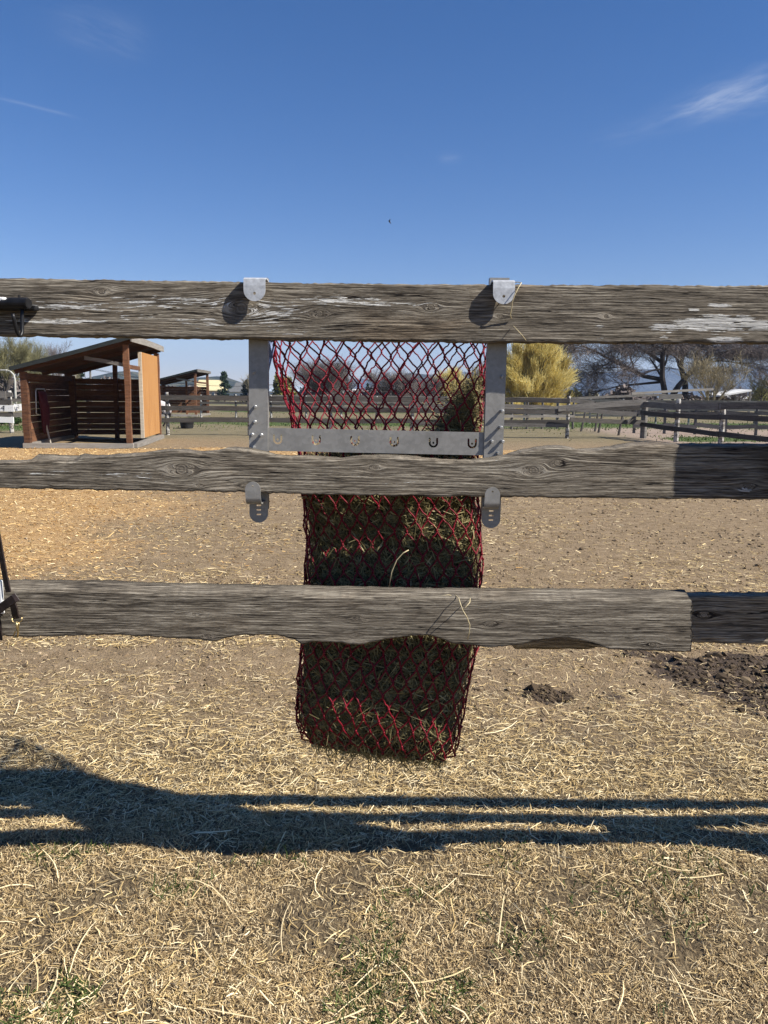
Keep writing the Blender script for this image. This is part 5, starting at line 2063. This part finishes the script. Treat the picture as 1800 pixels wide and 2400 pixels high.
def conifer(label, px, half_px, top, Y, seed, n_=3200):
    x0 = gx(px, Y)
    H = P(px, top, Y).z
    W_ = half_px / FPX * Y
    root = thing('conifer_tree', label, 'tree', (x0, Y, 0), 'conifers')
    np_obj('trunk', frusta(np.array([[x0, Y, -.1]]), np.array([[x0, Y, H * .96]]), [W_ * .09], [.03], 7, np.array([.5])), M_BARKD, root)
    R_ = np.random.default_rng(seed)
    nb = 70
    zb_ = R_.random(nb) ** .85 * .92 + .05
    az_ = R_.random(nb) * 6.28
    i_ = R_.integers(0, nb, n_)
    s_ = R_.random(n_)
    rad = W_ * (1.02 - zb_[i_]) ** .72 * s_ * (.75 + .35 * R_.random(nb)[i_])
    pts = np.stack([x0 + np.cos(az_[i_]) * rad, Y + np.sin(az_[i_]) * rad, (zb_[i_] * H) - rad * .12], -1)
    pts += R_.normal(0, 1, pts.shape) * W_ * .075
    d = norm(np.stack([np.cos(az_[i_]), np.sin(az_[i_]), R_.normal(0, .5, n_)], -1) + R_.normal(0, .5, (n_, 3)))
    sd = norm(np.cross(d, R_.normal(0, 1, (n_, 3))))
    np_obj('crown', ribbons(pts, d, sd, R_.uniform(.5, 1.2, n_) * W_ * .22, R_.uniform(.5, 1, n_) * W_ * .09, R_.beta(2, 2, n_), None, 1), M_CONIFER, root)
    return root


# the great bare tree at the right: limbs follow the real ones
def big_limbs(segs, R):
    Yb = 70.0
    xb = gx(1590, Yb)
    c0 = Vector((xb, Yb, -.05))
    limbs = [([(1572, 935), (1590, 905), (1622, 868), (1668, 828), (1720, 800), (1760, 770)], .30, 0.0),
             ([(1606, 935), (1606, 900), (1596, 860), (1600, 815), (1608, 760), (1612, 705)], .30, .8),
             ([(1560, 932), (1552, 885), (1553, 830), (1560, 780), (1555, 730), (1552, 690)], .28, -.8),
             ([(1553, 890), (1510, 882), (1470, 862), (1440, 848), (1400, 818), (1372, 790)], .22, -1.2),
             ([(1553, 850), (1520, 815), (1490, 775), (1465, 735)], .20, .6),
             ([(1630, 862), (1632, 820), (1655, 770), (1670, 720)], .20, 1.2),
             ([(1606, 880), (1640, 850), (1690, 845), (1725, 850)], .15, -1.0),
             ([(1552, 895), (1500, 900), (1450, 905), (1410, 915)], .14, .5)]
    for pts, r, dy in limbs:
        ps = [P(a_, b_, Yb + dy * i_ * .5) - c0 for i_, (a_, b_) in enumerate(pts)]
        for k in range(len(ps) - 1):
            ra, rb = r * (1 - .72 * k / (len(ps) - 1)), r * (1 - .72 * (k + 1) / (len(ps) - 1))
            segs.append((ps[k], ps[k + 1], ra, rb, 0))
            if k >= 1:
                d = (ps[k + 1] - ps[k]).normalized()
                for _ in range(3):
                    ax = Vector((R.gauss(0, 1), R.gauss(0, 1), R.gauss(.1, .7))).normalized()
                    grow(segs, ps[k].lerp(ps[k + 1], R.random()), (d + ax * R.uniform(.5, 1.0)).normalized(), R.uniform(1.8, 3.0), rb * .5, 1, 3, R, -.02, (1, 1, 1, 1), .16)
        d = (ps[-1] - ps[-2]).normalized()
        for _ in range(2):
            grow(segs, ps[-1], (d + Vector((R.gauss(0, .3), R.gauss(0, .3), 0))).normalized(), R.uniform(1.5, 2.6), .05, 1, 3, R, 0, (1, 1, 1, 1), .16)


bare_tree('huge spreading bare tree with a dark leaning trunk at the right', 1590, 725, 70, 200, 1, M_BARKD, M_TWIG, 3, twigs=4.0, twl=1.3, first=big_limbs, twig_r=.011, droop=.25)
bare_tree('tan many-stemmed young tree in front of the huge bare tree', 1668, 822, 58, 62, 4, M_TWIGT, M_TWIGT, 3, (1, 1, 1, 1), .14, .12, 5, 1, .09, .9, twig_r=.010)
bare_tree('bare tree with small buds cut by the right edge', 1812, 775, 64, 62, 8, M_BARK, M_TWIG, 3, (2, 1, 1, 1), .04, .2, 1, 2, .16, .5)
bare_tree('slim bare tree at the right edge below the budding one', 1786, 872, 66, 30, 9, M_BARKD, M_TWIGG, 3, (2, 1, 1, 1), .12, .14, 1, 1.5, .12, .5)
bare_tree('low dark bare tree beside the lean-to', 1730, 892, 80, 34, 10, M_BARKD, M_TWIG, 3, (2, 1, 1, 1), .03, .22, 2, 1.5, .12, .5)
willow('round golden willow right of the right upright', 1236, 100, 790, 60, 3, 24000)
willow('smaller golden willow seen through the right part of the net', 1056, 42, 858, 95, 6, 8000)
bare_tree('grey bare tree just left of the right upright', 1122, 852, 85, 34, 12, M_BARK, M_TWIG, 3, (2, 1, 1, 1), .1, .15, 2, 2, .14, .7)
bare_tree('bare mauve-grey tree behind the left part of the net', 742, 836, 85, 62, 13, M_BARK, M_TWIGP, 3, (2, 2, 1, 1), .14, .13, 4, 2, .16, .9)
bare_tree('bare tree filling the net left of the blue gap', 804, 856, 90, 42, 14, M_BARK, M_TWIGP, 3, (2, 1, 1, 1), .12, .14, 3, 2, .15, .9)
bare_tree('spreading bare tree behind the middle of the net', 912, 858, 80, 62, 15, M_BARKD, M_TWIGP, 3, (2, 2, 1, 1), .02, .18, 3, 2, .15, .8)
bare_tree('brownish bare tree left of the small willow', 1004, 880, 88, 34, 16, M_BARK, M_TWIGP, 3, (2, 1, 1, 1), .06, .16, 3, 2, .12, .8)
bare_tree('pale bare tree beside the dark conifer by the left upright', 578, 866, 120, 30, 17, M_BARK, M_TWIGT, 3, (2, 1, 1, 1), .12, .14, 1, 2, .2, .9, twig_r=.014)
bare_tree('tall budding tree at the left edge', 4, 752, 62, 52, 18, M_BARK, M_TWIGG, 3, (2, 2, 2, 1), .18, .12, 2, 2, .20, .8)
bare_tree('budding tree behind the low end of the shelter roof', 86, 790, 85, 34, 19, M_BARK, M_TWIGG, 3, (2, 2, 1, 1), .2, .11, 3, 2, .16, .9)
bare_tree('thin grey bare tree right of the budding one above the roof', 136, 796, 95, 30, 20, M_BARK, M_TWIG, 3, (2, 1, 1, 1), .2, .11, 2, 2, .14, .9)
bare_tree('pale-stemmed bare tree in front of the conifer in the roof gap', 176, 856, 90, 16, 21, M_TWIGT, M_TWIGT, 3, (2, 1, 1, 1), .2, .11, 1, 1.5, .14, .6)
conifer('dark conifer right of the far shelter', 526, 23, 871, 130, 1)
conifer('dark conifer cut by the left upright', 578, 20, 890, 120, 2)
conifer('dark conifer seen in the gap under the shelter roof', 190, 22, 858, 120, 3)
conifer('small dark conifer behind the middle of the net', 862, 12, 898, 140, 4, 1500)
bush('yellow-green budding tree right of the left upright', 628, 694, 868, 95, M_YG, 2600, .38, 1, 'budding_tree', 'tree')
bush('yellow-green bush at the foot of the golden willow', 1318, 1372, 902, 80, M_YG, 1500, .30, 2)
bush('pale blossoming bush right of the golden willow', 1370, 1412, 904, 84, rnd_mat('blossom', [(0, (.20, .18, .08)), (.5, (.42, .38, .24)), (1, (.66, .62, .50))], .8), 1400, .26, 3)
bush('dark brush heap under the huge bare tree', 1400, 1560, 898, 62, M_TWIG, 4200, .34, 4, 'brush_heap', 'brush')
bush('dark brush under the right limbs of the huge tree', 1580, 1720, 905, 66, M_TWIG, 3000, .32, 5, 'brush_heap', 'brush')
bush('yellow-green bush at the right edge behind the slim tree', 1740, 1830, 900, 100, M_YG, 2200, .36, 6)
bush('green hedge plants behind the white board fence', -60, 66, 972, 33, M_LEAF, 5200, .11, 7, 'hedge', 'hedge', 1.0)
for k, (p0, p1, tp, Y, lab) in enumerate(((-40, 60, 868, 105, 'brown brush at the left edge behind the lamp'), (60, 165, 868, 115, 'brown brush seen above the left shelter wall'),
                                          (200, 320, 872, 150, 'brown hedgerow in the roof gap'), (360, 480, 893, 160, 'brown hedgerow behind the far shelter'),
                                          (690, 800, 890, 130, 'mauve-brown thicket behind the left of the net'), (800, 930, 895, 140, 'mauve-brown thicket behind the middle of the net'),
                                          (930, 1060, 893, 135, 'olive thicket behind the right of the net'), (1060, 1190, 890, 120, 'brown thicket behind the right upright'))):
    bush(lab, p0, p1, tp, Y, M_TWIGP if k % 2 else M_TWIG, 2600, .55, 20 + k, 'thicket', 'thicket', 3.0, 'far thickets')


# ------------------------------------------------------------------ hills
def hill(name, Y, pts, depth, mat, seed, rough=.10, label=None):
    pxs = np.linspace(pts[0][0], pts[-1][0], 220)
    tops = np.interp(pxs, [p_[0] for p_ in pts], [p_[1] for p_ in pts])
    xs_h = np.array([gx(a_, Y) for a_ in pxs])
    hts = np.array([max(P(a_, b_, Y).z, -2) for a_, b_ in zip(pxs, tops)])
    hts = hts + (fbm(xs_h / (depth * .06), xs_h * 0, seed) - .5) * hts.max() * rough
    M2 = 34
    vs = np.linspace(0, 1, M2)
    V = []
    for v_ in vs:
        prof_ = np.sin(v_ * math.pi) ** 1.2
        yy = Y - depth * .55 + depth * 1.1 * v_
        rough_n = (fbm(xs_h / (depth * .12), np.full_like(xs_h, yy) / (depth * .12), seed + 3) - .5)
        z_ = hts * prof_ * (1 + rough_n * .5 * (1 - prof_)) - 2
        V.append(np.stack([xs_h, np.full_like(xs_h, yy), z_], -1))
    V = np.stack(V, 0)
    ii = np.arange(M2 * 220).reshape(M2, 220)
    q = np.stack([ii[:-1, :-1], ii[:-1, 1:], ii[1:, 1:], ii[1:, :-1]], -1).reshape(-1, 4)
    o = link(name, mesh_np(name, V.reshape(-1, 3), Q=q, smooth=True), mat)
    return tag(o, label, None, kind='structure')


def hill_mat(name, dark, mid, light, sc):
    m, t_, b_ = new_mat(name)
    pos_ = t_.add('ShaderNodeNewGeometry').outputs['Position']
    a_ = t_.noise(pos_, sc, 7, .65)
    t_.l.new(t_.ramp(a_, [(.38, dark), (.52, mid), (.66, light)]), b_.inputs['Base Color'])
    t_.l.new(t_.bump(a_, 1.0, 1.2 / sc), b_.inputs['Normal'])
    return m


M_HILL = hill_mat('wooded_hill', (.014, .022, .012), (.045, .055, .028), (.16, .145, .08), .035)
M_MTN = hill_mat('far_mountain', (.012, .018, .016), (.030, .036, .030), (.06, .062, .05), .008)
hill('hill', 900, [(-300, 930), (60, 912), (190, 885), (250, 884), (310, 866), (345, 882), (380, 895), (430, 888), (480, 880), (520, 878), (560, 892), (620, 906), (700, 921), (760, 930)], 420, M_HILL, 3,
     .05, 'low wooded hills at the left')
hill('hill', 1500, [(760, 930), (860, 905), (920, 884), (960, 872), (1010, 878), (1060, 896), (1130, 912), (1220, 932)], 600, M_HILL, 5, .05, 'wooded hill behind the net')
hill('mountain', 3000, [(600, 930), (760, 905), (820, 888), (850, 886), (900, 895), (1000, 878), (1080, 870), (1150, 880), (1250, 884), (1330, 876), (1400, 874), (1480, 866),
                        (1560, 862), (1650, 858), (1740, 862), (1800, 853), (1900, 846), (2100, 850), (2400, 900)], 900, M_MTN, 7, .04, 'far blue mountain ridge')

# ------------------------------------------------------------------ a small bird high over the fence
bp = P(913, 520, 26.0)
bird = thing('bird', 'tiny dark bird flying in the blue sky above the fence', 'bird', tuple(bp))
ax = Vector((.55, 0, -.62)).normalized()
mb = MB().tube([bp - ax * .055, bp - ax * .03, bp + ax * .01, bp + ax * .05, bp + ax * .085], [.006, .015, .018, .011, .004], 8)
part('body', mb, M_BLACK, bird, smooth=True)
for s_ in (-1, 1):
    w0 = bp - ax * .02
    tip = w0 + Vector((.30 * .12, .09 * s_, .06 if s_ < 0 else .035))
    mb = MB().hexa([w0 - ax * .018, w0 + ax * .022, tip + ax * .012, tip - ax * .004,
                    w0 - ax * .018 + Vector((0, 0, .003)), w0 + ax * .022 + Vector((0, 0, .003)), tip + ax * .012 + Vector((0, 0, .002)), tip - ax * .004 + Vector((0, 0, .002))])
    part('wing', mb, M_BLACK, bird)

# ------------------------------------------------------------------ thin blue air
hzm = bpy.data.materials.new('haze_air')
hzm.use_nodes = True
hn = hzm.node_tree
for nd in list(hn.nodes):
    if nd.type != 'OUTPUT_MATERIAL':
        hn.nodes.remove(nd)
pvn = hn.nodes.new('ShaderNodeVolumePrincipled')
pvn.inputs['Color'].default_value = (.50, .66, .95, 1)
pvn.inputs['Density'].default_value = 0.00022
pvn.inputs['Anisotropy'].default_value = 0.0
hn.links.new(pvn.outputs[0], [nd for nd in hn.nodes if nd.type == 'OUTPUT_MATERIAL'][0].inputs['Volume'])
mb = MB().box((0, 1950, 94), (7200, 4700, 196))
tag(link('haze', mb.mesh('haze'), hzm), 'thin blue haze in the air over the fields', None, kind='stuff')
